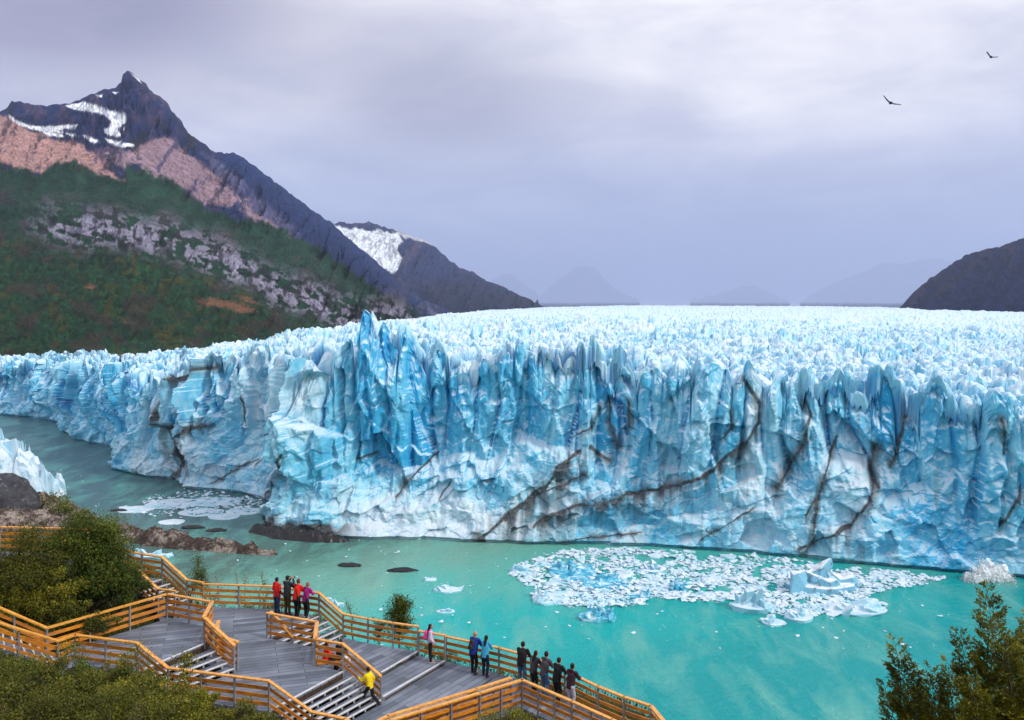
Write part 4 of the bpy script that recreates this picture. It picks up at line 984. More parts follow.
def bar(bm, p0, p1, w, h, ext=0.0):
    """a beam with vertical sides between two points; w across, h upright"""
    p0 = Vector(p0); p1 = Vector(p1); d = p1 - p0; dh = Vector((d.x, d.y, 0))
    if dh.length < 1e-5: dh = Vector((1, 0, 0))
    dn2 = dh.normalized(); s_ = Vector((-dn2.y, dn2.x, 0)) * (w / 2); u_ = Vector((0, 0, h / 2)); e_ = d.normalized() * ext
    vs_ = [bm.verts.new(q + a * s_ + b * u_) for q in (p0 - e_, p1 + e_) for a, b in ((-1, -1), (1, -1), (1, 1), (-1, 1))]
    for f in ((0, 1, 2, 3), (7, 6, 5, 4), (0, 4, 5, 1), (1, 5, 6, 2), (2, 6, 7, 3), (3, 7, 4, 0)): bm.faces.new([vs_[i] for i in f])
def boxm(bm, c, sx, sy, sz, rz=0.0):
    m = Matrix.Translation(c) @ Matrix.Rotation(rz, 4, 'Z') @ Matrix.Diagonal((sx, sy, sz, 1))
    bmesh.ops.create_cube(bm, size=1.0, matrix=m)
def loc(p, base): return Vector(p) - Vector(base)
def railing(nodes, label, ends=(True, True), post_down=None, maxseg=1.9, boards=(0.22, 0.49, 0.76), name='railing'):
    """nodes: list of foot points; one railing with its hand rail, boards and posts"""
    base = Vector(nodes[0]); root = empty(name, base); tag(root, label, 'railing', None)
    pts_ = [Vector(nodes[0])]
    for a, b in zip(nodes[:-1], nodes[1:]):
        L_ = (Vector(b) - Vector(a)).length; k_ = max(1, int(math.ceil(L_ / maxseg)))
        for i in range(1, k_ + 1): pts_.append(Vector(a).lerp(Vector(b), i / k_))
    bm = bmesh.new()
    for a, b in zip(nodes[:-1], nodes[1:]): bar(bm, loc(a, base) + Vector((0, 0, RH - 0.0)), loc(b, base) + Vector((0, 0, RH)), 0.15, 0.055, 0.02)
    bm_link('hand_rail', bm, mtop.m, root)
    for a, b in zip(nodes[:-1], nodes[1:]):
        d = (Vector(b) - Vector(a)); n_ = Vector((-d.y, d.x, 0)).normalized() * 0.045
        for hh in boards:
            bm = bmesh.new(); bar(bm, loc(a, base) + Vector((0, 0, hh)) + n_, loc(b, base) + Vector((0, 0, hh)) + n_, 0.035, 0.13, -0.01)
            bm_link('board', bm, mwd.m, root)
    for i, p in enumerate(pts_):
        if (i == 0 and not ends[0]) or (i == len(pts_) - 1 and not ends[1]): continue
        q = pts_[min(i + 1, len(pts_) - 1)] - pts_[max(i - 1, 0)]
        dn_ = post_down if post_down is not None else 0.2
        bm = bmesh.new(); boxm(bm, loc(p, base) + Vector((0, 0, (RH - 0.03 - dn_) / 2)), 0.055, 0.07, RH - 0.03 + dn_, math.atan2(q.y, q.x))
        bm_link('post', bm, mst.m, root)
    return root
def deck(poly, label, mat, thick=0.10, legs=True, name='viewing_deck', skirt=0.42):
    zc = poly[0].z; c_ = sum((Vector(p) for p in poly), Vector()) / len(poly); root = empty(name, (c_.x, c_.y, zc)); tag(root, label, 'deck')
    ins = [Vector((p[0] - c_.x, p[1] - c_.y, 0)) for p in poly]
    bm = bmesh.new(); t_ = [bm.verts.new(p) for p in ins]; b_ = [bm.verts.new(p + Vector((0, 0, -thick))) for p in ins]
    bm.faces.new(t_); bm.faces.new(b_[::-1]); n_ = len(ins)
    for i in range(n_): bm.faces.new((t_[i], b_[i], b_[(i + 1) % n_], t_[(i + 1) % n_]))
    bm_link('planking', bm, mat.m, root)
    bm = bmesh.new()
    for i in range(n_):
        a, b = ins[i] * 0.995, ins[(i + 1) % n_] * 0.995
        bar(bm, a + Vector((0, 0, -thick - skirt / 2)), b + Vector((0, 0, -thick - skirt / 2)), 0.08, skirt - 0.01, -0.02)
    bm_link('edge_beam', bm, mdkw.m, root)
    if legs:
        for i in range(n_):
            a = ins[i] * 0.96; gz = float(ground(a.x + c_.x, a.y + c_.y)) - zc - 0.4
            if gz < -thick - skirt:
                bm = bmesh.new(); boxm(bm, Vector((a.x, a.y, (gz - thick) / 2)), 0.14, 0.14, -gz - thick); bm_link('support_post', bm, mst.m, root)
    return root
def stairs(a0, b0, a1, b1, n, label, name='stair_flight', first=True):
    """broad steps between the upper edge a0-b0 and the lower edge a1-b1, n risers"""
    root = empty(name, a0); tag(root, label, 'stairs'); base = Vector(a0)
    for k_ in range(n):
        t0_, t1_ = k_ / n, (k_ + 1) / n
        z = a0.z - (a0.z - a1.z) * (k_) / n
        p = a0.lerp(a1, t0_); q = b0.lerp(b1, t0_); p2 = a0.lerp(a1, t1_); q2 = b0.lerp(b1, t1_)
        for v in (p, q, p2, q2): v.z = z
        if k_ > 0:
            bm = bmesh.new(); vs_ = [bm.verts.new(v - base) for v in (p, q, q2, p2)] + [bm.verts.new(v - base - Vector((0, 0, 0.05))) for v in (p, q, q2, p2)]
            for f in ((0, 1, 2, 3), (7, 6, 5, 4), (0, 4, 5, 1), (1, 5, 6, 2), (2, 6, 7, 3), (3, 7, 4, 0)): bm.faces.new([vs_[i] for i in f])
            tr = bm_link('tread', bm, mdeckA.m, root)
        if k_ > 0 or first:
            e0, e1 = (p2, q2) if k_ > 0 else (p2, q2)
        # bright nosing along the front edge of the level above this riser
        f0, f1_ = (a0.lerp(a1, t0_), b0.lerp(b1, t0_)) if k_ == 0 else (p2, q2)
        if k_ == 0: f0 = f0.copy(); f1_ = f1_.copy(); f0.z = z; f1_.z = z
    for k_ in range(n):
        t_ = k_ / n if k_ == 0 else k_ / n
        # edge between level k and level k+1 sits at (k)/n .. shown as a steel lip with little brackets below
        p = a0.lerp(a1, (k_) / n) if k_ == 0 else a0.lerp(a1, k_ / n); 
        zed = a0.z - (a0.z - a1.z) * k_ / n
        pe = a0.lerp(a1, (k_ + 1) / n) if k_ > 0 else a0.copy(); qe = b0.lerp(b1, (k_ + 1) / n) if k_ > 0 else b0.copy()
        if k_ == n - 1 and n > 1: pe = a1.copy(); qe = b1.copy()
        pe.z = qe.z = zed
        bm = bmesh.new(); bar(bm, pe - base + Vector((0, 0, 0.004)), qe - base + Vector((0, 0, 0.004)), 0.06, 0.045)
        L_ = (qe - pe).length; m_ = max(2, int(L_ / 0.7))
        off = (a1 - a0); off.z = 0; off = off.normalized() * -0.03 if off.length > 0 else Vector()
        for j in range(m_ + 1):
            c_ = pe.lerp(qe, (j + .3) / (m_ + .6)) - base + off; boxm(bm, c_ + Vector((0, 0, -0.085)), 0.05, 0.05, 0.12)
        bm_link('nosing', bm, mno.m, root)
    return root
V3 = lambda v, z: Vector((v.x, v.y, z))

# outline points
f1 = R(203, 584, 'B'); f2 = R(275, 586.5, 'B'); f3 = R(319, 593, 'B')
g1 = R(343, 614, 'C'); g2 = R(368, 619, 'C'); g3 = R(393, 623, 'C'); g4 = R(418, 626.5, 'C')
h1 = R(419, 631, 'D'); h2 = R(445, 635.5, 'D')
e1 = R(446, 636.5, 'E'); e2 = R(499, 648, 'E'); e3 = R(531, 656.5, 'E'); e4 = R(565, 671, 'E'); e5 = R(598, 686.6, 'E'); e6 = R(624, 697, 'E'); e7 = R(651, 706, 'E'); e8 = R(680, 741, 'E')
zB, zC, zD, zE, zA, zU, zL = (H - LV[k_] for k_ in 'BCDEAUL')
i1 = R(267, 613, 'B'); i2 = R(317, 622, 'B'); i3 = R(315, 639, 'B'); i4 = R(343, 644, 'B'); i5 = R(381, 676, 'E')
n1_ = R(168, 668, 'B'); n2_ = R(269, 681, 'B'); n3_ = R(312, 712, 'E'); n4_ = R(345, 719, 'E'); n5_ = R(372, 736, 'E')
r1_ = R(330, 752, 'E'); r2_ = R(390, 720.5, 'E'); r3_ = R(480, 693, 'E'); r4_ = R(522, 680, 'E'); r5_ = R(572, 701.5, 'E'); r6_ = R(612, 719.5, 'E'); r7_ = R(662, 745, 'E')
A1 = R(47, 628, 'A'); A2 = R(167, 594, 'A'); A3 = R(212, 602, 'A'); A4 = R(204, 617, 'A'); B4 = R(234, 645, 'B'); A5 = R(137, 643, 'A'); A6 = R(75, 635, 'A'); A7 = R(58, 641, 'A')
u0 = R(128, 551, 'U'); u1 = R(142, 554, 'U'); u2 = R(162, 557, 'U'); l1 = R(187, 580, 'L'); l2 = R(203, 582.5, 'L')
v0 = R(110, 562, 'U'); v1 = R(133, 565, 'U'); w1_ = R(158, 589, 'L'); w2_ = R(175, 591, 'L')
# far steps: upper edge from f3 to the island rail, lower edge in parallel
fs_b1 = V3(f3 + (i1 - f3) * 1.0, zB); low_r = g1.copy(); low_l = g1 + (i1 - f3); low_l.z = zC

# decks
deck([V3(f1, zB), V3(f2, zB), V3(f3, zB), V3(i1, zB), V3(i2, zB), V3(i3, zB), V3(i4, zB), V3(n2_, zB), V3(n1_, zB), V3(B4, zB), V3(A4, zB), V3(A3, zB), V3(A2, zB), V3(w1_, zB)], 'broad grey plank deck where the group of four stands by the rail', mdeckB)
deck([V3(A1, zA), V3(A2, zA), V3(A3, zA), V3(A4, zA), V3(A5, zA), V3(A6, zA), V3(A7, zA)], 'smaller grey deck at left, higher than the others and above five steps', mdeckB)
stepx = R(381, 676, 'E')
cA = V3(g4, zC); cB = at(381, 672.5, zC)
deck([V3(g1, zC), V3(g2, zC), V3(g3, zC), V3(g4, zC), cB, V3(i4, zC), V3(i3, zC) + Vector((0.02, 0.05, 0)), V3(i2, zC) + Vector((0.05, 0.03, 0)), V3(i1, zC) + Vector((0.05, 0.05, 0)), V3(low_l, zC)], 'middle grey deck below the far steps and behind the seated couple', mdeckA)
dA = V3(h2, zD); dB = at(382.5, 697, zD)
deck([V3(g4, zD - .003) + Vector((-.02, 0, 0)), V3(h1, zD), V3(h2, zD), dB, V3(i5, zD), V3(i4, zD) + Vector((.05, .02, 0)), V3(cB, zD) + Vector((0.0, 0.02, 0))], 'narrow grey plank strip one step below the middle deck, girl with pink backpack on it', mdeckA)
# near steps B -> E
sA0 = V3(i4, zB); sB0 = V3(n2_, zB); sA1 = V3(i5, zE); sB1 = V3(n3_, zE)
deck([V3(e1, zE), V3(e2, zE), V3(e3, zE), V3(e4, zE), V3(e5, zE), V3(e6, zE), V3(e7, zE), V3(e8, zE), V3(r7_, zE), V3(r6_, zE), V3(r5_, zE), V3(r4_, zE), V3(r3_, zE), V3(r2_, zE), V3(r1_, zE), V3(n5_, zE), V3(n4_, zE), V3(n3_, zE), V3(i5, zE), V3(dB, zE)], 'lowest and longest grey deck, where five people lean on the rail above the turquoise water', mdeckA)
deck([V3(u0, zU) + Vector((-3, 1.5, 0)), V3(u0, zU), V3(u1, zU), V3(u2, zU), V3(v1, zU), V3(v0, zU), V3(v0, zU) + Vector((-3, 1.5, 0))], 'small upper landing of the walkway beside the big green bush', mdeckB, name='landing')
deck([V3(l1, zL), V3(l2, zL), V3(w2_, zL) + Vector((0.25, 0.1, 0)), V3(w2_, zL), V3(w1_, zL)], 'small landing at the foot of the upper left steps', mdeckB, name='landing')
zW = H - LV['W']
W0 = R(-70, 525, 'W'); W1 = R(0, 527, 'W'); W2 = R(84, 529, 'W')
deck([V3(W0, zW), V3(W1, zW), V3(W2, zW), V3(W2, zW) + Vector((0, -1.1, 0)), V3(W0, zW) + Vector((0, -1.1, 0))], 'walkway deck far left, half hidden by the big green bush', mdeckB, name='walkway')

stairs(V3(f3, zB), V3(i1, zB), V3(g1, zC), V3(low_l, zC), 5, 'grey steps with bright edges beside the group of four, far side')
stairs(sA0, sB0, sA1, sB1, 7, 'broad grey steps with bright edges where the person in yellow walks')
stairs(V3(A4, zA), V3(A5, zA), V3(B4, zB), V3(n1_, zB), 5, 'grey steps with bright edges descending from the small left deck')
stairs(cA, cB, cA + Vector((0.3, -.2, -.15)), cB + Vector((0.3, -.2, -.15)), 1, 'single long step behind the girl with the pink backpack')
stairs(dA, dB, dA + Vector((0.3, -.2, -.15)), dB + Vector((0.3, -.2, -.15)), 1, 'single long step in front of the girl with the pink backpack')
stairs(V3(u2, zU), V3(v1, zU), V3(l1, zL), V3(w1_, zL), 6, 'narrow steps coming down past the big green bush')
# lower-left steps that climb out of the frame
La = R(-70, 593.5, 11.55); Lb = R(-75, 604.5, 11.3); La = V3(A1, 0) + Vector((-3.4, -0.5, 0)); La.z = zA + 1.75; Lb = V3(A7, 0) + Vector((-3.6, -1.2, 0)); Lb.z = zA + 1.75
stairs(La, Lb, V3(A1, zA), V3(A7, zA), 11, 'grey steps between orange rails climbing out at the far left')

# railings
railing([W0, W1, W2], 'orange rail of the far left walkway, its right end behind the big green bush')
railing([V3(W2, zW), V3(u0, zU)], 'sloping orange rail hidden in the big green bush', ends=(False, False))
railing([u0, u1, u2], 'short level orange rail of the upper landing with water behind', ends=(True, True), maxseg=2.5)
railing([u2, l1], 'steep orange rail on the water side of the upper left steps', ends=(False, True), maxseg=3)
railing([l1, l2], 'very short orange rail between the upper steps and the deck of the group of four', ends=(False, False))
railing([v0, v1], 'short orange rail of the upper landing on the bush side', ends=(True, True))
railing([v1, w1_], 'steep orange rail on the bush side of the upper left steps', ends=(False, True), maxseg=3)
railing([w1_, w2_], 'short orange rail at the foot of the upper steps, bush side', ends=(False, True))
railing([f1, f2, f3], 'long level orange rail behind the group of four people', maxseg=2.0)
railing([f3, g1], 'steep orange rail on the water side of the steps by the group of four', ends=(False, False), maxseg=3)
railing([g1, g2, g3, g4], 'level orange rail of the middle deck with small trees behind', maxseg=3)
railing([h1, h2], 'short orange rail the girl with the pink backpack stands at', maxseg=3)
railing([e1, e2, e3, e4, e5, e6, e7, e8], 'long bending orange rail that people lean on above turquoise water', maxseg=2.4)
railing([A1, A2], 'long orange rail at the back of the small left deck before the big bush', maxseg=1.95)
railing([A2, A3], 'short orange rail in the far corner of the small left deck', ends=(False, True), maxseg=1.9)
railing([A3, A4], 'short orange rail joining the corner to the left steps', ends=(False, True))
railing([A4, B4], 'sloping orange rail at the right of the steps from the small left deck', ends=(False, True))
railing([A3 + Vector((.28, -.05, 0)) + Vector((0, 0, zB - zA)), A4 + Vector((.42, .15, zB - zA)), B4 + Vector((.05, .3, 0))], 'orange rail close behind the left stair rail, standing on the lower deck', maxseg=3)
railing([La + Vector((0, 0, 0)), A1], 'upper orange rail of the far left steps', ends=(True, True), maxseg=1.8)
railing([Lb + Vector((0, 0, 0)), A7], 'lower orange rail of the far left steps with tall steel posts', ends=(True, True), post_down=1.5, maxseg=1.95)
railing([A7, A6, A5], 'orange rail along the front of the small left deck, twigs before it', ends=(False, True), post_down=0.9, maxseg=2.0)
railing([A5, n1_], 'sloping orange rail before the left deck steps, behind yellow green leaves', ends=(False, True), post_down=0.8, maxseg=3)
railing([n1_, n2_], 'orange rail along the front of the broad deck with long steel posts', ends=(False, True), post_down=1.3, maxseg=1.4)
railing([n2_, n3_], 'sloping orange rail at the left of the broad steps', ends=(False, True), post_down=0.8, maxseg=3)
railing([n3_, n4_, n5_], 'orange rail at the foot of the broad steps, leaving the picture', ends=(False, True), post_down=0.6)
railing([i1, i2], 'island of orange rail in the middle of the broad deck', ends=(True, True), maxseg=1.3)
railing([i2, i3], 'short orange rail turning towards the viewer from the island rail', ends=(False, False))
railing([i3, i4], 'short orange rail in front of the seated couple', ends=(True, True))
railing([i4, i5], 'sloping orange rail beside the person in yellow', ends=(False, True), maxseg=3)
railing([i1 + Vector((.14, .12, 0)), V3(low_l, zC) + Vector((.05, -.05, 0))], 'slanting orange rail of the far steps seen behind the island rail', ends=(True, True), boards=(), maxseg=3)
railing([r1_, r2_, r3_, r4_], 'nearest orange rail rising to its corner at the bottom of the view', ends=(True, True), post_down=0.35, maxseg=1.45)
railing([r4_, r5_, r6_, r7_], 'nearest orange rail running down right from its corner, before the leaning people', ends=(False, True), post_down=0.35, maxseg=1.2)
railing([r1_ + Vector((-.12, .32, 0)), r2_ + Vector((-.12, .32, 0)), r3_ + Vector((-.15, .32, 0)), r4_ + Vector((-.42, .18, 0))], 'second orange rail just behind the nearest one, ending before its corner', maxseg=1.45)
# ------------------------------------------------------------------ people
FABRIC = {}
def fabric(name, col, rough=0.8):
    if name in FABRIC: return FABRIC[name]
    m = Mt(name, rough=rough, spec=0.3); n_ = m.noise(m.coords('Object'), 9, 4, 0.6)
    m.color(m.ramp(n_, [(0.3, tuple(c_ * 0.75 for c_ in col)), (0.7, tuple(min(1, c_ * 1.2) for c_ in col))])); m.bump(n_, 0.25, 0.02); FABRIC[name] = m.m; return m.m
SKIN = fabric('skin', (0.42, 0.22, 0.15), 0.5)
_b = bmesh.new(); bmesh.ops.create_icosphere(_b, subdivisions=2, radius=1); ICO = [tuple(v.co) for v in _b.verts]; _b.free()
def blob_mesh(name, cones, voxel, mat, parent, sm=2):
    """tapered limbs melted into one continuous surface"""
    bm = bmesh.new()
    for (p0, r0, p1, r1) in cones:
        vs_ = []
        for p, r__ in ((p0, r0), (p1, r1)):
            rx, ry, rz = (r__ if isinstance(r__, tuple) else (r__,) * 3)
            vs_ += [bm.verts.new((q[0] * rx + p[0], q[1] * ry + p[1], q[2] * rz + p[2])) for q in ICO]
        h_ = bmesh.ops.convex_hull(bm, input=vs_)
        bmesh.ops.delete(bm, geom=list({e for e in h_['geom_interior'] + h_['geom_unused'] if isinstance(e, bmesh.types.BMVert)}), context='VERTS')
    bmesh.ops.recalc_face_normals(bm, faces=bm.faces)
    me = bpy.data.meshes.new(name); bm.to_mesh(me); bm.free()
    o = link(name, me, mat, parent)
    md = o.modifiers.new('r', 'REMESH'); md.mode = 'VOXEL'; md.voxel_size = voxel; md.use_smooth_shade = True
    s__ = o.modifiers.new('s', 'SMOOTH'); s__.iterations = sm; s__.factor = 0.5
    dg_ = bpy.context.evaluated_depsgraph_get(); me2 = bpy.data.meshes.new_from_object(o.evaluated_get(dg_))
    o.modifiers.clear(); o.data = me2; me2.name = name
    if not me2.materials: me2.materials.append(mat)
    return o
def person(pos, heading, label, top, legs, hair, pose='rail', h=1.72, hairlong=False, hat=None, bag=None, bagmat=None, shoes=(0.03, 0.03, 0.035), topname='jacket', turn=0.0, wid=1.0, group=None):
    root = empty('person', pos, -math.radians(heading)); tag(root, label, 'person', group)
    k_ = h / 1.72; W = wid
    S3 = lambda x, y, z: (x * k_, y * k_, z * k_)
    lean = {'rail': 0.26, 'stand': 0.03, 'walk': 0.20, 'sit': 0.12, 'photo': 0.04}[pose]
    hipz = 0.92; hy = -0.06 if pose == 'rail' else 0.0
    if pose == 'sit': hipz = 0.48
    if pose == 'walk': hipz = 0.86
    pel = Vector((0, hy, hipz)); torso = Vector((0, math.sin(lean), math.cos(lean)))
    chest = pel + torso * 0.36; neck = pel + torso * 0.52; headc = neck + Vector((0, math.sin(lean * .4) * .15 + 0.015, 0.165))
    T = lambda v: tuple(c_ * k_ for c_ in v)
    sh = [neck + Vector((sx * 0.165 * W, 0, -0.045)) for sx in (-1, 1)]
    if pose == 'rail':
        el = [Vector((sx * 0.22 * W, s.y + 0.13, s.z - 0.24)) for sx, s in zip((-1, 1), sh)]
        ha = [Vector((sx * 0.10, 0.42, 1.10)) for sx in (-1, 1)]
    elif pose == 'photo':
        el = [Vector((sx * 0.24, s.y + 0.16, s.z - 0.20)) for sx, s in zip((-1, 1), sh)]; ha = [Vector((sx * 0.07, 0.30, 1.50)) for sx in (-1, 1)]
    elif pose == 'walk':
        el = [sh[0] + Vector((-0.06, 0.16, -0.22)), sh[1] + Vector((0.07, -0.14, -0.22))]; ha = [el[0] + Vector((0.05, 0.20, 0.08)), el[1] + Vector((0.0, 0.06, -0.22))]
    elif pose == 'sit':
        el = [s + Vector((sx * 0.07, 0.10, -0.25)) for sx, s in zip((-1, 1), sh)]; ha = [Vector((sx * 0.08, 0.40, 0.62)) for sx in (-1, 1)]
    else:
        el = [s + Vector((sx * 0.06, -0.02, -0.27)) for sx, s in zip((-1, 1), sh)]; ha = [el[0] + Vector((0.04, 0.16, -0.18)), el[1] + Vector((-.04, 0.16, -0.18))]
    hj = [pel + Vector((sx * 0.09, 0, -0.03)) for sx in (-1, 1)]
    if pose == 'walk': kn = [Vector((-0.09, 0.24, 0.52)), Vector((0.09, -0.06, 0.46))]; an = [Vector((-0.09, 0.26, 0.13)), Vector((0.09, -0.40, 0.16))]
    elif pose == 'sit': kn = [Vector((sx * 0.13, 0.44, 0.50)) for sx in (-1, 1)]; an = [Vector((sx * 0.12, 0.46, 0.09)) for sx in (-1, 1)]
    else: kn = [Vector((-0.09, 0.02, 0.49)), Vector((0.10, 0.05 if pose == 'rail' else 0.0, 0.49))]; an = [Vector((-0.10, 0.03, 0.09)), Vector((0.12, -0.10 if pose == 'rail' else .02, 0.09))]
    fwd = Vector((0, 1, 0))
    C = []
    add = lambda p, r0, q, r1_: C.append((T(p), tuple(a * k_ for a in r0) if isinstance(r0, tuple) else r0 * k_, T(q), tuple(a * k_ for a in r1_) if isinstance(r1_, tuple) else r1_ * k_))
    add(pel, (.145 * W, .10, .10), chest, (.155 * W, .105, .12)); add(chest, (.155 * W, .105, .12), neck - Vector((0, 0, .05)), (.13 * W, .075, .06))
    add(neck - Vector((0, 0, .04)), .058, neck + Vector((0, 0, .07)), .052)
    add(headc, (.076, .094, .105), headc + Vector((0, .018, -.055)), (.056, .066, .060))
    add(headc + Vector((0, .093, -.005)), .012, headc + Vector((0, .112, -.035)), .017)       # nose
    for sx in (-1, 1):
        add(headc + Vector((sx * .078, 0, .0)), (.010, .018, .03), headc + Vector((sx * .08, 0, -.02)), (.009, .014, .02))
    for i, sx in enumerate((-1, 1)):
        add(sh[i], .058, el[i], .043); add(el[i], .043, ha[i], .029)
        d = (ha[i] - el[i]).normalized(); side = d.cross(Vector((0, 0, 1))).normalized() if abs(d.z) < .9 else Vector((1, 0, 0))
        palm = ha[i] + d * 0.065; add(ha[i] + d * .01, (.030, .026, .02), palm, (.038, .030, .018))
        for j, fl in enumerate((.072, .082, .076, .058)):
            b0 = palm + side * (j - 1.5) * 0.021; mid = b0 + d * fl * .55 + Vector((0, 0, -.008)); add(b0, .0095, mid, .009); add(mid, .009, mid + d * fl * .35 + Vector((0, 0, -.03)), .008)
        th = ha[i] + d * .02 - side * sx * 0.03; add(th, .012, th + d * .045 - side * sx * .02 + Vector((0, 0, -.01)), .010)
        add(hj[i], .088, kn[i], .056); add(kn[i], .056, an[i], .040); add(an[i], .038, an[i] + fwd * 0.13 + Vector((0, 0, -.045)), (.036, .05, .028))
    blob_mesh('body', C, 0.013, SKIN, root, 1)
    C = []                                        # upper clothing
    hem = pel + Vector((0, 0, -0.06 if pose != 'sit' else 0.02))
    add(hem, (.175 * W, .135, .07), chest, (.178 * W, .13, .13)); add(chest, (.178 * W, .13, .12), neck - Vector((0, 0, .06)), (.155 * W, .10, .07)); add(neck - Vector((0, 0, .05)), .075, neck + Vector((0, 0, .0)), .068)
    if hat == 'hood': add(neck + Vector((0, -.07, .03)), (.09, .06, .06), neck + Vector((0, -.05, -.04)), (.10, .06, .05))
    for i in (0, 1):
        add(sh[i], .078, el[i], .062); add(el[i], .062, ha[i] - (ha[i] - el[i]).normalized() * .02, .046)
    blob_mesh(topname, C, 0.016, top, root)
    C = []
    add(pel + Vector((0, 0, .02)), (.155 * W, .115, .08), pel + Vector((0, 0, -.06)), (.15 * W, .11, .07))
    for i in (0, 1):
        add(hj[i], .102, kn[i], .073); add(kn[i], .073, an[i] + Vector((0, 0, .02)), .060)
    blob_mesh('trousers', C, 0.016, legs, root)
    for i in (0, 1):
        C = []; a_ = an[i]; add(a_ + Vector((0, -.02, -.01)), (.045, .05, .045), a_ + Vector((0, -.03, -.05)), (.046, .05, .035)); add(a_ + Vector((0, -.02, -.05)), (.046, .06, .036), a_ + Vector((0, .15, -.055)), (.045, .055, .03))
        blob_mesh('shoe', C, 0.012, fabric('shoe_%d' % int(shoes[0] * 100), shoes, 0.5), root)
    C = []
    hm = hair if not isinstance(hat, str) or hat in ('hood',) else hair
    add(headc + Vector((0, -.022, .022)), (.086, .094, .098), headc + Vector((0, -.035, -.015)), (.082, .078, .085))
    if hairlong:
        add(headc + Vector((0, -.06, -.03)), (.075, .05, .08), neck + Vector((0, -.13, -.10)), (.06, .035, .09)); add(neck + Vector((0, -.13, -.10)), (.06, .035, .08), neck + Vector((0, -.15, -.22)), (.035, .025, .05))
    blob_mesh('hair' if hat is None or hat == 'hood' else 'hat', C, 0.014, hm, root)
    if hat == 'cap':
        C = []; add(headc + Vector((0, .06, .05)), (.07, .05, .012), headc + Vector((0, .13, .035)), (.06, .04, .01)); blob_mesh('hat_brim', C, 0.009, hm, root)
    if bag == 'backpack':
        C = []; c0 = pel + torso * 0.20 + Vector((0, -.20, 0)); c1 = pel + torso * 0.45 + Vector((0, -.19, 0)); add(c0, (.14, .075, .09), c1, (.12, .065, .08)); add(c0 + Vector((0, -.08, -.0)), (.10, .04, .07), c0 + Vector((0, -.085, .08)), (.095, .035, .06))
        bp = blob_mesh('backpack', C, 0.015, bagmat, root)
        for sx in (-1, 1):
            C = []; add(c1 + Vector((sx * .10, .05, .05)), .018, sh[0 if sx < 0 else 1] + Vector((-sx * .05, .03, .075)), .018); add(sh[0 if sx < 0 else 1] + Vector((-sx * .05, .03, .075)), .018, chest + Vector((sx * .12, .12, -.02)), .018); blob_mesh('strap', C, 0.012, bagmat, bp, 1)
    if bag == 'sling':
        C = []; add(sh[0] + Vector((.04, -.05, .07)), .02, chest + Vector((.05, -.135, -.08)), .02); add(chest + Vector((.05, -.135, -.08)), .02, pel + Vector((.17, -.09, .06)), .022); st_ = blob_mesh('sling_strap', C, 0.012, bagmat, root, 1)
        C = []; add(pel + Vector((.20, -.05, .02)), (.05, .09, .09), pel + Vector((.20, -.03, -.08)), (.05, .10, .07)); blob_mesh('sling_bag', C, 0.014, bagmat, root)
    if bag == 'camera':
        C = []; add(Vector((-.05, .34, 1.53)), (.03, .035, .04), Vector((.05, .34, 1.53)), (.03, .035, .04)); add(Vector((0, .36, 1.53)), .035, Vector((0, .46, 1.53)), .038); blob_mesh('camera_body', C, 0.012, bagmat, root, 1)
    return root
def by_rail(px, line, off=0.40):
    """a standing spot off metres inside the railing, seen at that bearing"""
    best = None
    for a, b in zip(line[:-1], line[1:]):
        d = b - a; n_ = Vector((d.y, -d.x, 0)).normalized()
        if n_.y > 0: n_ = -n_
        for i in range(101):
            p = a.lerp(b, i / 100) + n_ * off; e = abs(512 + F * p.x / p.y - px)
            if best is None or e < best[0]: best = (e, p, math.degrees(math.atan2(-n_.x, -n_.y)))
    return best[1], best[2]
hair_k = fabric('black_hair', (0.012, 0.010, 0.009), 0.5); hair_b = fabric('brown_hair', (0.10, 0.045, 0.02), 0.5); hair_l = fabric('blond_hair', (0.42, 0.28, 0.14), 0.5)
red = fabric('red_cloth', (0.75, 0.02, 0.01)); char = fabric('charcoal_cloth', (0.028, 0.03, 0.04)); mag = fabric('magenta_cloth', (0.38, 0.015, 0.20)); black = fabric('black_cloth', (0.010, 0.010, 0.012)); navy = fabric('navy_denim', (0.02, 0.045, 0.11)); brown = fabric('brown_cloth', (0.07, 0.04, 0.015))
lil = fabric('lilac_cloth', (0.62, 0.52, 0.68)); pink = fabric('pink_cloth', (0.80, 0.06, 0.32)); blue_c = fabric('blue_cloth', (0.012, 0.04, 0.30)); sky_c = fabric('light_blue_cloth', (0.05, 0.36, 0.62)); jeans = fabric('blue_denim', (0.06, 0.13, 0.25)); plum = fabric('plum_cloth', (0.035, 0.016, 0.026)); lgrey = fabric('light_grey_cloth', (0.42, 0.44, 0.55)); gtop = fabric('grey_cloth', (0.055, 0.05, 0.065)); yel = fabric('yellow_cloth', (0.85, 0.62, 0.01)); wht = fabric('white_cloth', (0.75, 0.76, 0.82)); maroon = fabric('maroon_cloth', (0.25, 0.01, 0.04))
BL = [f1, f2, f3]; EL = [e1, e2, e3, e4, e5, e6, e7, e8]
p, hd_ = by_rail(276.5, BL, 0.45); person(p, hd_ + 12, 'person in red jacket, blue jeans and dark hat, leftmost of the four at the rail', red, navy, fabric('navy_hat', (0.01, 0.012, 0.04)), 'stand', 1.66, hat='beanie', bag='sling', bagmat=maroon)
p, hd_ = by_rail(287, BL, 0.45); person(p, hd_ + 5, 'person in charcoal jacket and brown trousers holding up a camera, between two red jackets', char, brown, fabric('dark_cap', (0.012, 0.012, 0.02)), 'photo', 1.80, hat='cap', bag='camera', bagmat=black)
p, hd_ = by_rail(297, BL, 0.50); person(p, hd_ + 8, 'person in red jacket with black strap across the back, next to the magenta jacket', red, black, hair_b, 'rail', 1.74, bag='sling', bagmat=black)
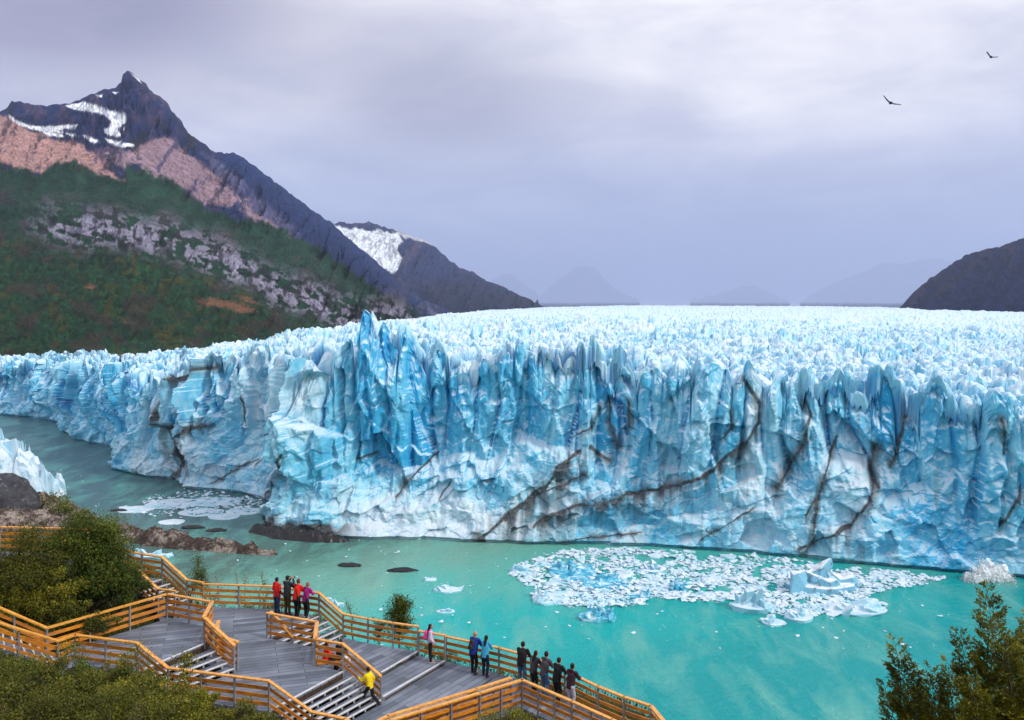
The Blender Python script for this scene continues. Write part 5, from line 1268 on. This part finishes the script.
p, hd_ = by_rail(306.5, BL, 0.45); person(p, hd_ + 16, 'person with fair hair in magenta jacket resting a hand on the rail', mag, black, fabric('fair_hair', (0.28, 0.15, 0.07)), 'rail', 1.64, bag='sling', bagmat=black, shoes=(0.5, 0.5, 0.5))
p, hd_ = by_rail(430, [h1, h2], 0.45); person(p, hd_ + 55, 'girl with long dark hair, lilac jacket and pink backpack alone at the rail', lil, black, hair_k, 'stand', 1.62, hairlong=True, bag='backpack', bagmat=pink, shoes=(0.45, 0.4, 0.4))
p, hd_ = by_rail(474, EL, 0.48); person(p, hd_ + 4, 'fair haired person in blue jacket with dark backpack leaning on the rail', blue_c, black, hair_l, 'rail', 1.72, bag='backpack', bagmat=char, wid=1.08)
p, hd_ = by_rail(485.5, EL, 0.48); person(p, hd_ - 4, 'person with long dark hair in light blue jacket leaning on the rail', sky_c, fabric('dark_blue_cloth', (0.012, 0.018, 0.05)), hair_k, 'rail', 1.66, hairlong=True, wid=.95)
p, hd_ = by_rail(522, EL, 0.48); person(p, hd_ - 8, 'person in black jacket and blue jeans, leftmost of the five leaning in a row', black, jeans, hair_k, 'rail', 1.78, wid=1.08, shoes=(0.3, 0.22, 0.22))
p, hd_ = by_rail(534.5, EL, 0.52); person(p, hd_, 'person in dark grey top and black trousers with tied hair, second of the five leaning', gtop, black, hair_k, 'rail', 1.64, hairlong=True, wid=.95)
p, hd_ = by_rail(545, EL, 0.48); person(p, hd_ - 3, 'person in hooded grey jacket and blue jeans, middle of the five leaning', fabric('slate_cloth', (0.075, 0.07, 0.085)), jeans, hair_k, 'rail', 1.76, hat='hood')
p, hd_ = by_rail(557.5, EL, 0.50); person(p, hd_ - 5, 'person all in black, fourth of the five leaning on the rail', black, black, hair_k, 'rail', 1.74, wid=1.08, shoes=(0.5, 0.5, 0.5))
p, hd_ = by_rail(571, EL, 0.48); person(p, hd_ - 10, 'person in plum hooded jacket and pale grey trousers, rightmost of the five leaning', plum, lgrey, hair_k, 'rail', 1.74, hat='hood')
pw_ = at(370, 706, zE); pw_.z = zE; person(pw_, -62, 'person in bright yellow jacket and black trousers walking at the foot of the broad steps', yel, black, hair_k, 'walk', 1.52)
# a bench with two seated people behind the short rail
bc = at(331, 672, zC); bc.z = zC
bench = empty('bench', bc, 0.35); tag(bench, 'orange timber bench behind the short rail, two people seated on it', 'bench')
for j in range(3):
    bm = bmesh.new(); boxm(bm, Vector((0, -.15 + j * .15, .45)), 1.3, .12, .05); bm_link('seat_plank', bm, mwd.m, bench)
for sx in (-1, 1):
    bm = bmesh.new(); boxm(bm, Vector((sx * .5, 0, .21)), .08, .36, .425); bm_link('leg', bm, mst.m, bench)
rot_ = Matrix.Rotation(0.35, 3, 'Z')
pp = bc + rot_ @ Vector((-.22, .0, 0)); person(pp, 60, 'seated person in red jacket, half hidden by the short orange rail', red, black, hair_k, 'sit', 1.70)
pp = bc + rot_ @ Vector((.34, -.05, 0)); person(pp, 25, 'seated person in black jacket and white trousers behind the short orange rail', black, wht, hair_k, 'sit', 1.72)
# ------------------------------------------------------------------ plants
def leaf_mat(name, dark, mid, light, accent=None):
    m = Mt(name, rough=0.6, spec=0.3)
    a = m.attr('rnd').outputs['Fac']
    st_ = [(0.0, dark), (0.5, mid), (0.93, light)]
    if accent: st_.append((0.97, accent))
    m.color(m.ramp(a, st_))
    tr = m.n('ShaderNodeBsdfTranslucent'); mx = m.n('ShaderNodeMixShader'); mx.inputs[0].default_value = 0.25
    cr_ = m.b.inputs['Base Color'].links[0].from_socket; m.l(cr_, tr.inputs[0])
    out = [x for x in m.t.nodes if x.type == 'OUTPUT_MATERIAL'][0]
    m.l(m.b.outputs[0], mx.inputs[1]); m.l(tr.outputs[0], mx.inputs[2]); m.l(mx.outputs[0], out.inputs[0])
    return m.m
L_dark = leaf_mat('beech_leaves', (0.012, 0.028, 0.004), (0.055, 0.090, 0.010), (0.20, 0.23, 0.022), (0.34, 0.24, 0.02))
L_yel = leaf_mat('yellow_green_leaves', (0.035, 0.045, 0.005), (0.15, 0.16, 0.012), (0.38, 0.33, 0.025), (0.55, 0.36, 0.02))
L_ol = leaf_mat('olive_leaves', (0.020, 0.030, 0.004), (0.085, 0.098, 0.010), (0.24, 0.22, 0.022), (0.20, 0.14, 0.03))
L_fg = leaf_mat('foreground_leaves', (0.040, 0.050, 0.005), (0.235, 0.225, 0.014), (0.60, 0.46, 0.03), (0.26, 0.20, 0.03))
bark = Mt('bark', rough=0.9); bark.color(bark.ramp(bark.noise(bark.pos(), 6, 4), [(0.3, (0.05, 0.035, 0.025)), (0.7, (0.16, 0.12, 0.09))])); bark = bark.m
pale_bark = Mt('pale_bark', rough=0.9); pale_bark.color(pale_bark.ramp(pale_bark.noise(pale_bark.pos(), 6, 4), [(0.3, (0.12, 0.10, 0.08)), (0.7, (0.34, 0.28, 0.22))])); pale_bark = pale_bark.m
def leaves_mesh(name, P, Nn, size, aspect, rnd, axis=None, bend=True):
    """one small folded leaf per point; Nn: outward direction"""
    r_ = np.random.default_rng(len(P)); n = len(P)
    ax = r_.normal(0, 1, (n, 3)) if axis is None else axis + r_.normal(0, .35, (n, 3))
    ax /= np.linalg.norm(ax, axis=1)[:, None]
    nn = Nn + r_.normal(0, .7, (n, 3)); sd_ = np.cross(ax, nn); sd_ /= np.linalg.norm(sd_, axis=1)[:, None] + 1e-9
    up_ = np.cross(sd_, ax); L_ = size[:, None]; Wd = L_ * aspect
    v0 = P; v2 = P + ax * L_; v1 = P + ax * L_ * .5 + sd_ * Wd * .5 + up_ * L_ * .08; v3 = P + ax * L_ * .5 - sd_ * Wd * .5 + up_ * L_ * .08
    V = np.stack([v0, v1, v2, v3], 1).reshape(-1, 3); Fc = (np.arange(n)[:, None] * 4 + np.array([0, 1, 2, 3]))
    return np_mesh(name, V, Fc, False, {'rnd': np.repeat(rnd, 4)})
def tubes(name, paths, mat, parent, ns_=5):
    V = []; Fc = []; base = 0
    for pth in paths:      # [(point, radius), ...]
        k_ = len(pth)
        for i, (p, r__) in enumerate(pth):
            p = np.array(p); q = np.array(pth[min(i + 1, k_ - 1)][0]) - np.array(pth[max(i - 1, 0)][0]); q = q / (np.linalg.norm(q) + 1e-9)
            a = np.cross(q, (0.3, 0.1, 1) if abs(q[2]) < .8 else (1, 0, 0)); a /= np.linalg.norm(a); b = np.cross(q, a)
            for j in range(ns_):
                t_ = 6.2832 * j / ns_; V.append(p + (a * math.cos(t_) + b * math.sin(t_)) * r__)
        for i in range(k_ - 1):
            for j in range(ns_):
                a0 = base + i * ns_ + j; a1 = base + i * ns_ + (j + 1) % ns_; Fc.append((a0, a1, a1 + ns_, a0 + ns_))
        base += k_ * ns_
    return link(name, np_mesh(name, np.array(V), np.array(Fc), True), mat, parent)
def bush(x, y, z0, rx, ry, rz, label, leafm, n=9000, ls=0.07, clumps=40, seed=1, barkm=None, cat='bush', name='bush', spiky=0.0, hollow=0.35, sink=0.1):
    """many clumps of leaves round a ragged crown, on forked stems"""
    r_ = np.random.default_rng(seed); root = empty(name, (x, y, z0)); tag(root, label, cat)
    d = r_.normal(0, 1, (clumps, 3)); d[:, 2] = np.abs(d[:, 2]) * 1.0 - .25; d /= np.linalg.norm(d, axis=1)[:, None]
    rad_ = hollow + (1 - hollow) * r_.random(clumps) ** .5
    rad_ *= 0.72 + 0.5 * r_.random(clumps)
    C = d * rad_[:, None] * np.array([rx, ry, rz]) + np.array([0, 0, rz * 0.35])
    C[:, 2] = np.clip(C[:, 2], 0.05, None)
    cs = (0.13 + 0.17 * r_.random(clumps)) * (rx + rz) / 2 * (1.5 if clumps < 25 else 1.05)
    ci = r_.integers(0, clumps, n)
    g3_ = r_.normal(0, 1, (n, 3)); g3_ /= np.linalg.norm(g3_, axis=1)[:, None]; rr = cs[ci] * r_.random(n) ** .45
    P = C[ci] + g3_ * rr[:, None] * np.array([1, 1, 0.8 + spiky]); P[:, 2] = np.maximum(P[:, 2], -sink)
    crn = r_.random(clumps)
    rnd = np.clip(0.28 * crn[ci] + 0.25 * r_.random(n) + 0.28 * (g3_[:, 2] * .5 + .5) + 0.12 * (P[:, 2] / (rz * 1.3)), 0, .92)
    rnd = np.where(r_.random(n) < 0.03, 1.0, rnd)
    me = leaves_mesh('foliage', P, g3_ + np.array([0, 0, .5]), ls * (0.6 + 0.8 * r_.random(n)), 0.6, rnd)
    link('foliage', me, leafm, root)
    paths = []
    for i in range(0, clumps, 2):
        c_ = C[i]; b0 = np.array([r_.normal(0, .06 * rx), r_.normal(0, .06 * ry), -.3]); m_ = b0 * .5 + c_ * .45 + r_.normal(0, .05, 3)
        paths.append([(b0, .035 * rz ** .5), (m_, .022 * rz ** .5), (c_ * 1.02, .007)])
    tubes('stems', paths, barkm or bark, root, 4)
    return root
def place(px, py, d):
    v = atd(px, py, d); return v
# the big bush beside the walkway
b = place(82, 606, 38.5)
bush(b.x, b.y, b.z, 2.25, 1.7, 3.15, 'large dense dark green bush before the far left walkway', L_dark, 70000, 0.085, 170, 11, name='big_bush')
b = place(16, 606, 36.6); bush(b.x, b.y, b.z, 1.8, 1.1, 2.6, 'olive green shrub at the left edge below the far left walkway', L_ol, 15000, 0.08, 50, 12, name='shrub')
b = place(-34, 606, 36.8); bush(b.x, b.y, b.z, 1.8, 1.2, 2.5, 'olive shrub cut by the left edge, beside the big dark bush', L_ol, 10000, 0.08, 40, 13, name='shrub')
b = place(45, 618, 36.2); bush(b.x, b.y, b.z, 1.7, .8, 1.3, 'yellowish low shrub at the foot of the big dark bush', L_yel, 9000, 0.07, 40, 14, name='shrub')
b = place(118, 604, 37.8); bush(b.x, b.y, b.z, 1.0, .8, 1.4, 'low green shrub between the big bush and the back rail', L_dark, 9000, 0.07, 34, 15, name='shrub')
b = place(8, 622, 35.8); bush(b.x, b.y, b.z, 1.5, .6, 1.0, 'low olive shrub right behind the far left stair rail', L_yel, 7000, 0.07, 30, 16, name='shrub')
b = place(78, 632, 35.6); bush(b.x, b.y, b.z, 1.6, .5, .75, 'dark low shrub right behind the back rail of the small deck', L_ol, 7000, 0.07, 30, 17, name='shrub')
# shrubs before the decks
fr = [(30, 745, 27.5, 1.6, 1.9, 'dark olive shrub in the near left corner', L_ol, 14000), (-25, 730, 28, 1.5, 2.0, 'dark shrub cut by the near left corner', L_ol, 8000), (85, 740, 27.5, 1.4, 2.0, 'olive shrub right of the near left corner, below the tall steel posts', L_ol, 14000),
      (140, 746, 27, 1.4, 1.55, 'yellow green leafy shrub before the small left deck', L_yel, 13000), (195, 758, 26.5, 1.3, 1.4, 'yellow green shrub below the corner of the broad deck', L_yel, 12000), (245, 760, 26.5, 1.1, 1.2, 'low olive shrub under the front edge of the broad deck', L_ol, 9000),
      (60, 706, 29.5, 1.3, 1.0, 'green shrub close under the tall steel posts of the left steps', L_dark, 9000), (115, 704, 29.5, 1.3, .95, 'dark green shrub under the front rail of the small left deck', L_dark, 9000), (8, 700, 30, 1.0, 1.2, 'dark shrub under the left steps at the edge of the view', L_dark, 7000),
      (185, 719, 28.8, 1.0, .75, 'olive shrub touching the front rail near the sloping part', L_yel, 8000), (0, 770, 24, 1.8, 2.0, 'nearest dark shrub in the left corner', L_ol, 9000), (110, 780, 23.5, 1.7, 2.0, 'nearest olive shrub along the lower left edge', L_ol, 9000)]
for i, (px, py, d, rx, rz, lab, lm, n) in enumerate(fr):
    b = place(px, py, d); bush(b.x, b.y, b.z, rx, rx * .8, rz, lab, lm, int(n * 1.3), 0.065, 46, 20 + i, name='shrub')
# thin leafy twigs rising before the front rail
def sapling(px, py, d, hgt, label, leafm, n, seed, ntw=9, ls=0.06, spread=.5, cat='sapling', name='sapling', barkm=None, fill=1.0):
    r_ = np.random.default_rng(seed); b = place(px, py, d); root = empty(name, b); tag(root, label, cat)
    paths = []; pts_l = []
    main = [np.array([0, 0, -.3])]; cur = np.array([0, 0, 0.0])
    for i in range(7):
        cur = cur + np.array([r_.normal(0, .045) * hgt, r_.normal(0, .03) * hgt, hgt / 7]); main.append(cur.copy())
    paths.append([(p, .028 * hgt ** .5 * (1 - i / 9)) for i, p in enumerate(main)])
    for t_ in range(ntw):
        i = r_.integers(2, 8); p0 = main[i - 1] + (main[min(i, 7)] - main[i - 1]) * r_.random(); a = r_.uniform(0, 6.28); L_ = hgt * spread * (1.15 - i / 9) * r_.uniform(.6, 1.1)
        dr = np.array([math.cos(a), math.sin(a) * .7, r_.uniform(.4, 1.1)]); dr /= np.linalg.norm(dr)
        seg = [(p0, .012)]; q = p0.copy()
        for j in range(5):
            q = q + dr * L_ / 5 + r_.normal(0, .03, 3) * L_; dr[2] += .08; seg.append((q.copy(), .010 * (1 - j / 6)))
            for _ in range(int(n / ntw / 5 * fill)): pts_l.append(q + r_.normal(0, .055 * hgt * fill ** .2, 3))
        paths.append(seg)
    for q in main[4:]:
        for _ in range(int(n / 40 * fill)): pts_l.append(q + r_.normal(0, .05 * hgt, 3))
    tubes('stems', paths, barkm or bark, root, 4)
    if pts_l:
        P = np.array(pts_l); k_ = len(P)
        link('foliage', leaves_mesh('foliage', P, r_.normal(0, 1, (k_, 3)), ls * (.6 + .8 * r_.random(k_)), .6, np.where(r_.random(k_) < .05, 1.0, r_.random(k_) * .9)), leafm, root)
    return root
sapling(142, 715, 29, 2.3, 'thin sapling with yellow green leaves before the front rail of the small deck', L_yel, 900, 61, 12)
sapling(120, 712, 29, 1.7, 'shorter leafy sapling left of the sloping front rail', L_yel, 600, 62, 10)
sapling(170, 722, 28.5, 1.9, 'sapling with sparse yellow leaves at the corner of the broad deck', L_yel, 700, 63, 10)
sapling(190, 728, 28, 1.6, 'leafy twigs under the front rail of the broad deck', L_yel, 500, 64, 9)
sapling(105, 716, 28.5, 1.3, 'small leafy twigs at the corner post of the small deck', L_yel, 400, 65, 8)
# beyond the lake-side rail
sapling(399, 650, 43.2, 2.4, 'dark leafed little tree behind the rail of the middle deck', L_dark, 5200, 71, 26, 0.07, .48, 'small tree', 'small_tree', fill=1.5)
sapling(380, 652, 43.2, 1.5, 'low dark shrub left of the little tree behind the rail', L_dark, 1200, 72, 10, 0.06, .5)
sapling(354, 640, 43, 1.9, 'slender twiggy sapling just beyond the stair rail by the group of four', L_ol, 260, 73, 9, 0.06, .35)
for i, (px, py, hh, n, lab) in enumerate([(190, 606, 1.9, 1500, 'dark leafed bush beyond the steep upper rail'), (200, 608, 1.5, 900, 'small dark bush beyond the short upper rail'), (214, 608, 1.4, 150, 'bare twigs beyond the long rail, leftmost'), (226, 608, 1.25, 60, 'bare upright twig beyond the long rail, second from left'), (238, 608, 1.5, 50, 'tall bare grey twig beyond the long rail'),
                                      (247, 608, 1.15, 90, 'low bare shrub beyond the long rail near its middle'), (258, 609, 1.45, 60, 'forked bare twig beyond the long rail left of the group of four'), (268, 610, 1.0, 220, 'short twiggy plant beyond the rail beside the leftmost red jacket')]):
    sapling(px, py + 5, 42.6, hh + .55, lab, L_ol if i > 1 else L_dark, n, 81 + i, 12 if n < 300 else 18, 0.06, .38, 'twiggy shrub', 'twiggy_shrub', pale_bark if i > 1 else bark)
for i, (px, py, d, w_, hh, lab) in enumerate([(205, 622, 43.5, 1.0, .9, 'low olive scrub seen through the left part of the long rail'), (240, 622, 43.5, 1.1, .8, 'low olive scrub seen through the middle of the long rail'), (275, 624, 43.3, 1.0, .8, 'low scrub behind the legs of the group of four'), (312, 632, 42.6, .8, .7, 'small green scrub beyond the corner above the far steps'),
                                              (335, 645, 42.0, .7, .6, 'little green plant beyond the foot of the far steps'), (420, 658, 40.5, .8, .55, 'small green plant under the rail beside the girl with the backpack'), (445, 668, 39.5, .7, .55, 'small bush low beyond the rail right of the girl'), (600, 735, 34.5, .8, .9, 'dark little bush beyond the rail right of the five leaning people')]):
    b = place(px, py, d); bush(b.x, b.y, b.z, w_, .5, hh, lab, L_ol if i < 4 else L_dark, 2600, .055, 18, 101 + i, name='scrub')
for i, (px, py, d, lab) in enumerate([(515, 745, 29, 'green shrub tip at the bottom edge before the nearest rail corner'), (487, 752, 28.5, 'olive shrub tip at the bottom edge left of the nearest rail corner'), (545, 752, 29, 'green shrub tip at the bottom edge right of the nearest rail corner')]):
    b = place(px, py, d); bush(b.x, b.y, b.z, .75, .6, .85, lab, L_yel, 5000, .055, 22, 121 + i, name='shrub')

# feathery evergreen trees at the lower right, nearer than everything else
def spray_tree(d, leaders, label, seed, nleaf_scale=1.0):
    r_ = np.random.default_rng(seed)
    lx = np.mean([q[0] for q in leaders]); base = atd(lx, 900, d); root = empty('evergreen_tree', base); tag(root, label, 'tree')
    O = np.array(base[:]); paths = []; P = []; A = []
    trunk = np.array([0, 0, -3.0]); top0 = np.array(atd(lx, 760, d)[:]) - O
    paths.append([(trunk, .14), (top0 * .5, .11), (top0, .08)])
    for (px, py, pbx, pby, wd, dd) in leaders:
        tip = np.array(atd(px, py, d + dd)[:]) - O; bs_ = np.array(atd(pbx, pby, d + dd * .5)[:]) - O
        K = 34; ln = []
        ctl = bs_ * .5 + tip * .5 + np.array([(tip - bs_)[0] * -.18, 0, (tip - bs_)[2] * -.02])
        for i in range(K + 1):
            t_ = i / K; q = (1 - t_) ** 2 * bs_ + 2 * t_ * (1 - t_) * ctl + t_ * t_ * tip; ln.append(q)
        paths.append([(top0, .04)] + [(q, .020 * (1 - i / 12.0) ** 1.2 + .002) for i, q in enumerate(ln[::3])] + [(ln[-1], .002)])
        tot = np.linalg.norm(tip - bs_)
        for i in range(2, K + 1):
            t_ = i / K
            for rep in range(2 if t_ < .93 else 1):
                sgn = 1 if (i + rep) % 2 else -1
                L_ = (wd * (1 - t_) ** .75 + .10) * r_.uniform(.65, 1.15)
                ax = ln[i] - ln[i - 1]; ax /= np.linalg.norm(ax)
                az_ = r_.uniform(-.9, .9); out = np.array([sgn * math.cos(az_), math.sin(az_), 0.0])
                dr = out * .80 + ax * .75; dr[2] += -.05; dr /= np.linalg.norm(dr)
                q = ln[i].copy(); seg = [(q.copy(), .005)]; nst = max(4, int(L_ / .05))
                for j in range(nst):
                    dr = dr + np.array([0, 0, .035]) + r_.normal(0, .05, 3); dr /= np.linalg.norm(dr); q = q + dr * L_ / nst
                    if j % 3 == 2: seg.append((q.copy(), .004 * (1 - j / nst) + .001))
                    # twiglets in a flat spray
                    tl = L_ * .42 * (1 - j / nst) + .05
                    for s2_ in (-1, 1):
                        sd = np.cross(dr, (0, 0, 1)); sd /= np.linalg.norm(sd) + 1e-9
                        td = dr * .75 + sd * s2_ * .7 + np.array([0, 0, .10]); td /= np.linalg.norm(td)
                        m_ = max(2, int(tl / .032 * nleaf_scale))
                        for e in range(m_):
                            P.append(q + td * tl * (e + r_.random()) / m_ + r_.normal(0, .006, 3)); A.append(td + r_.normal(0, .35, 3))
                if len(seg) > 1: paths.append(seg)
    tubes('branches', paths, bark, root, 4)
    P = np.array(P); A = np.array(A); n = len(P)
    nz_ = fbm(P[:, 0] * 2.2, P[:, 2] * 2.2, seed, 3)
    link('foliage', leaves_mesh('foliage', P, np.tile([0, 0, 1.0], (n, 1)), .072 * (.6 + .7 * r_.random(n)), .46, np.clip(.12 + .75 * (nz_ - .25) + .35 * (r_.random(n) - .4), 0, 1), A), L_fg, root)
    return root
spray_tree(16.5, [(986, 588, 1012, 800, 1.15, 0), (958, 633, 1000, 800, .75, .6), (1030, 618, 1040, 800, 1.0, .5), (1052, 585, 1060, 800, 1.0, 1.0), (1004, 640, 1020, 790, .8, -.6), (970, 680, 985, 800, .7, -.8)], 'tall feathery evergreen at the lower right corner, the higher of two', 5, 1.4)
spray_tree(17.5, [(894, 641, 925, 800, .75, 0), (930, 668, 945, 810, .7, .4), (912, 690, 930, 810, .6, -.4), (948, 664, 960, 800, .6, .3), (884, 685, 915, 810, .55, .5), (930, 700, 950, 810, .6, -.7)], 'lower feathery evergreen left of the tall one at the lower right', 6, 1.4)
# grass and small leaves that cover the ground of the slope
r_ = np.random.default_rng(55); n = 60000
x_ = r_.uniform(-34, 12, n); y_ = r_.uniform(20, 50, n)
z_ = ground(x_, y_)
P = np.stack([x_, y_, z_ + r_.random(n) * .25], 1)
tag(link('ground_cover', leaves_mesh('ground_cover', P, np.tile([0, -.5, 1.0], (n, 1)), .16 * (.5 + r_.random(n)), .35, r_.random(n) ** 1.3, np.tile([0, 0, 1.0], (n, 1))), L_ol), kind='stuff')
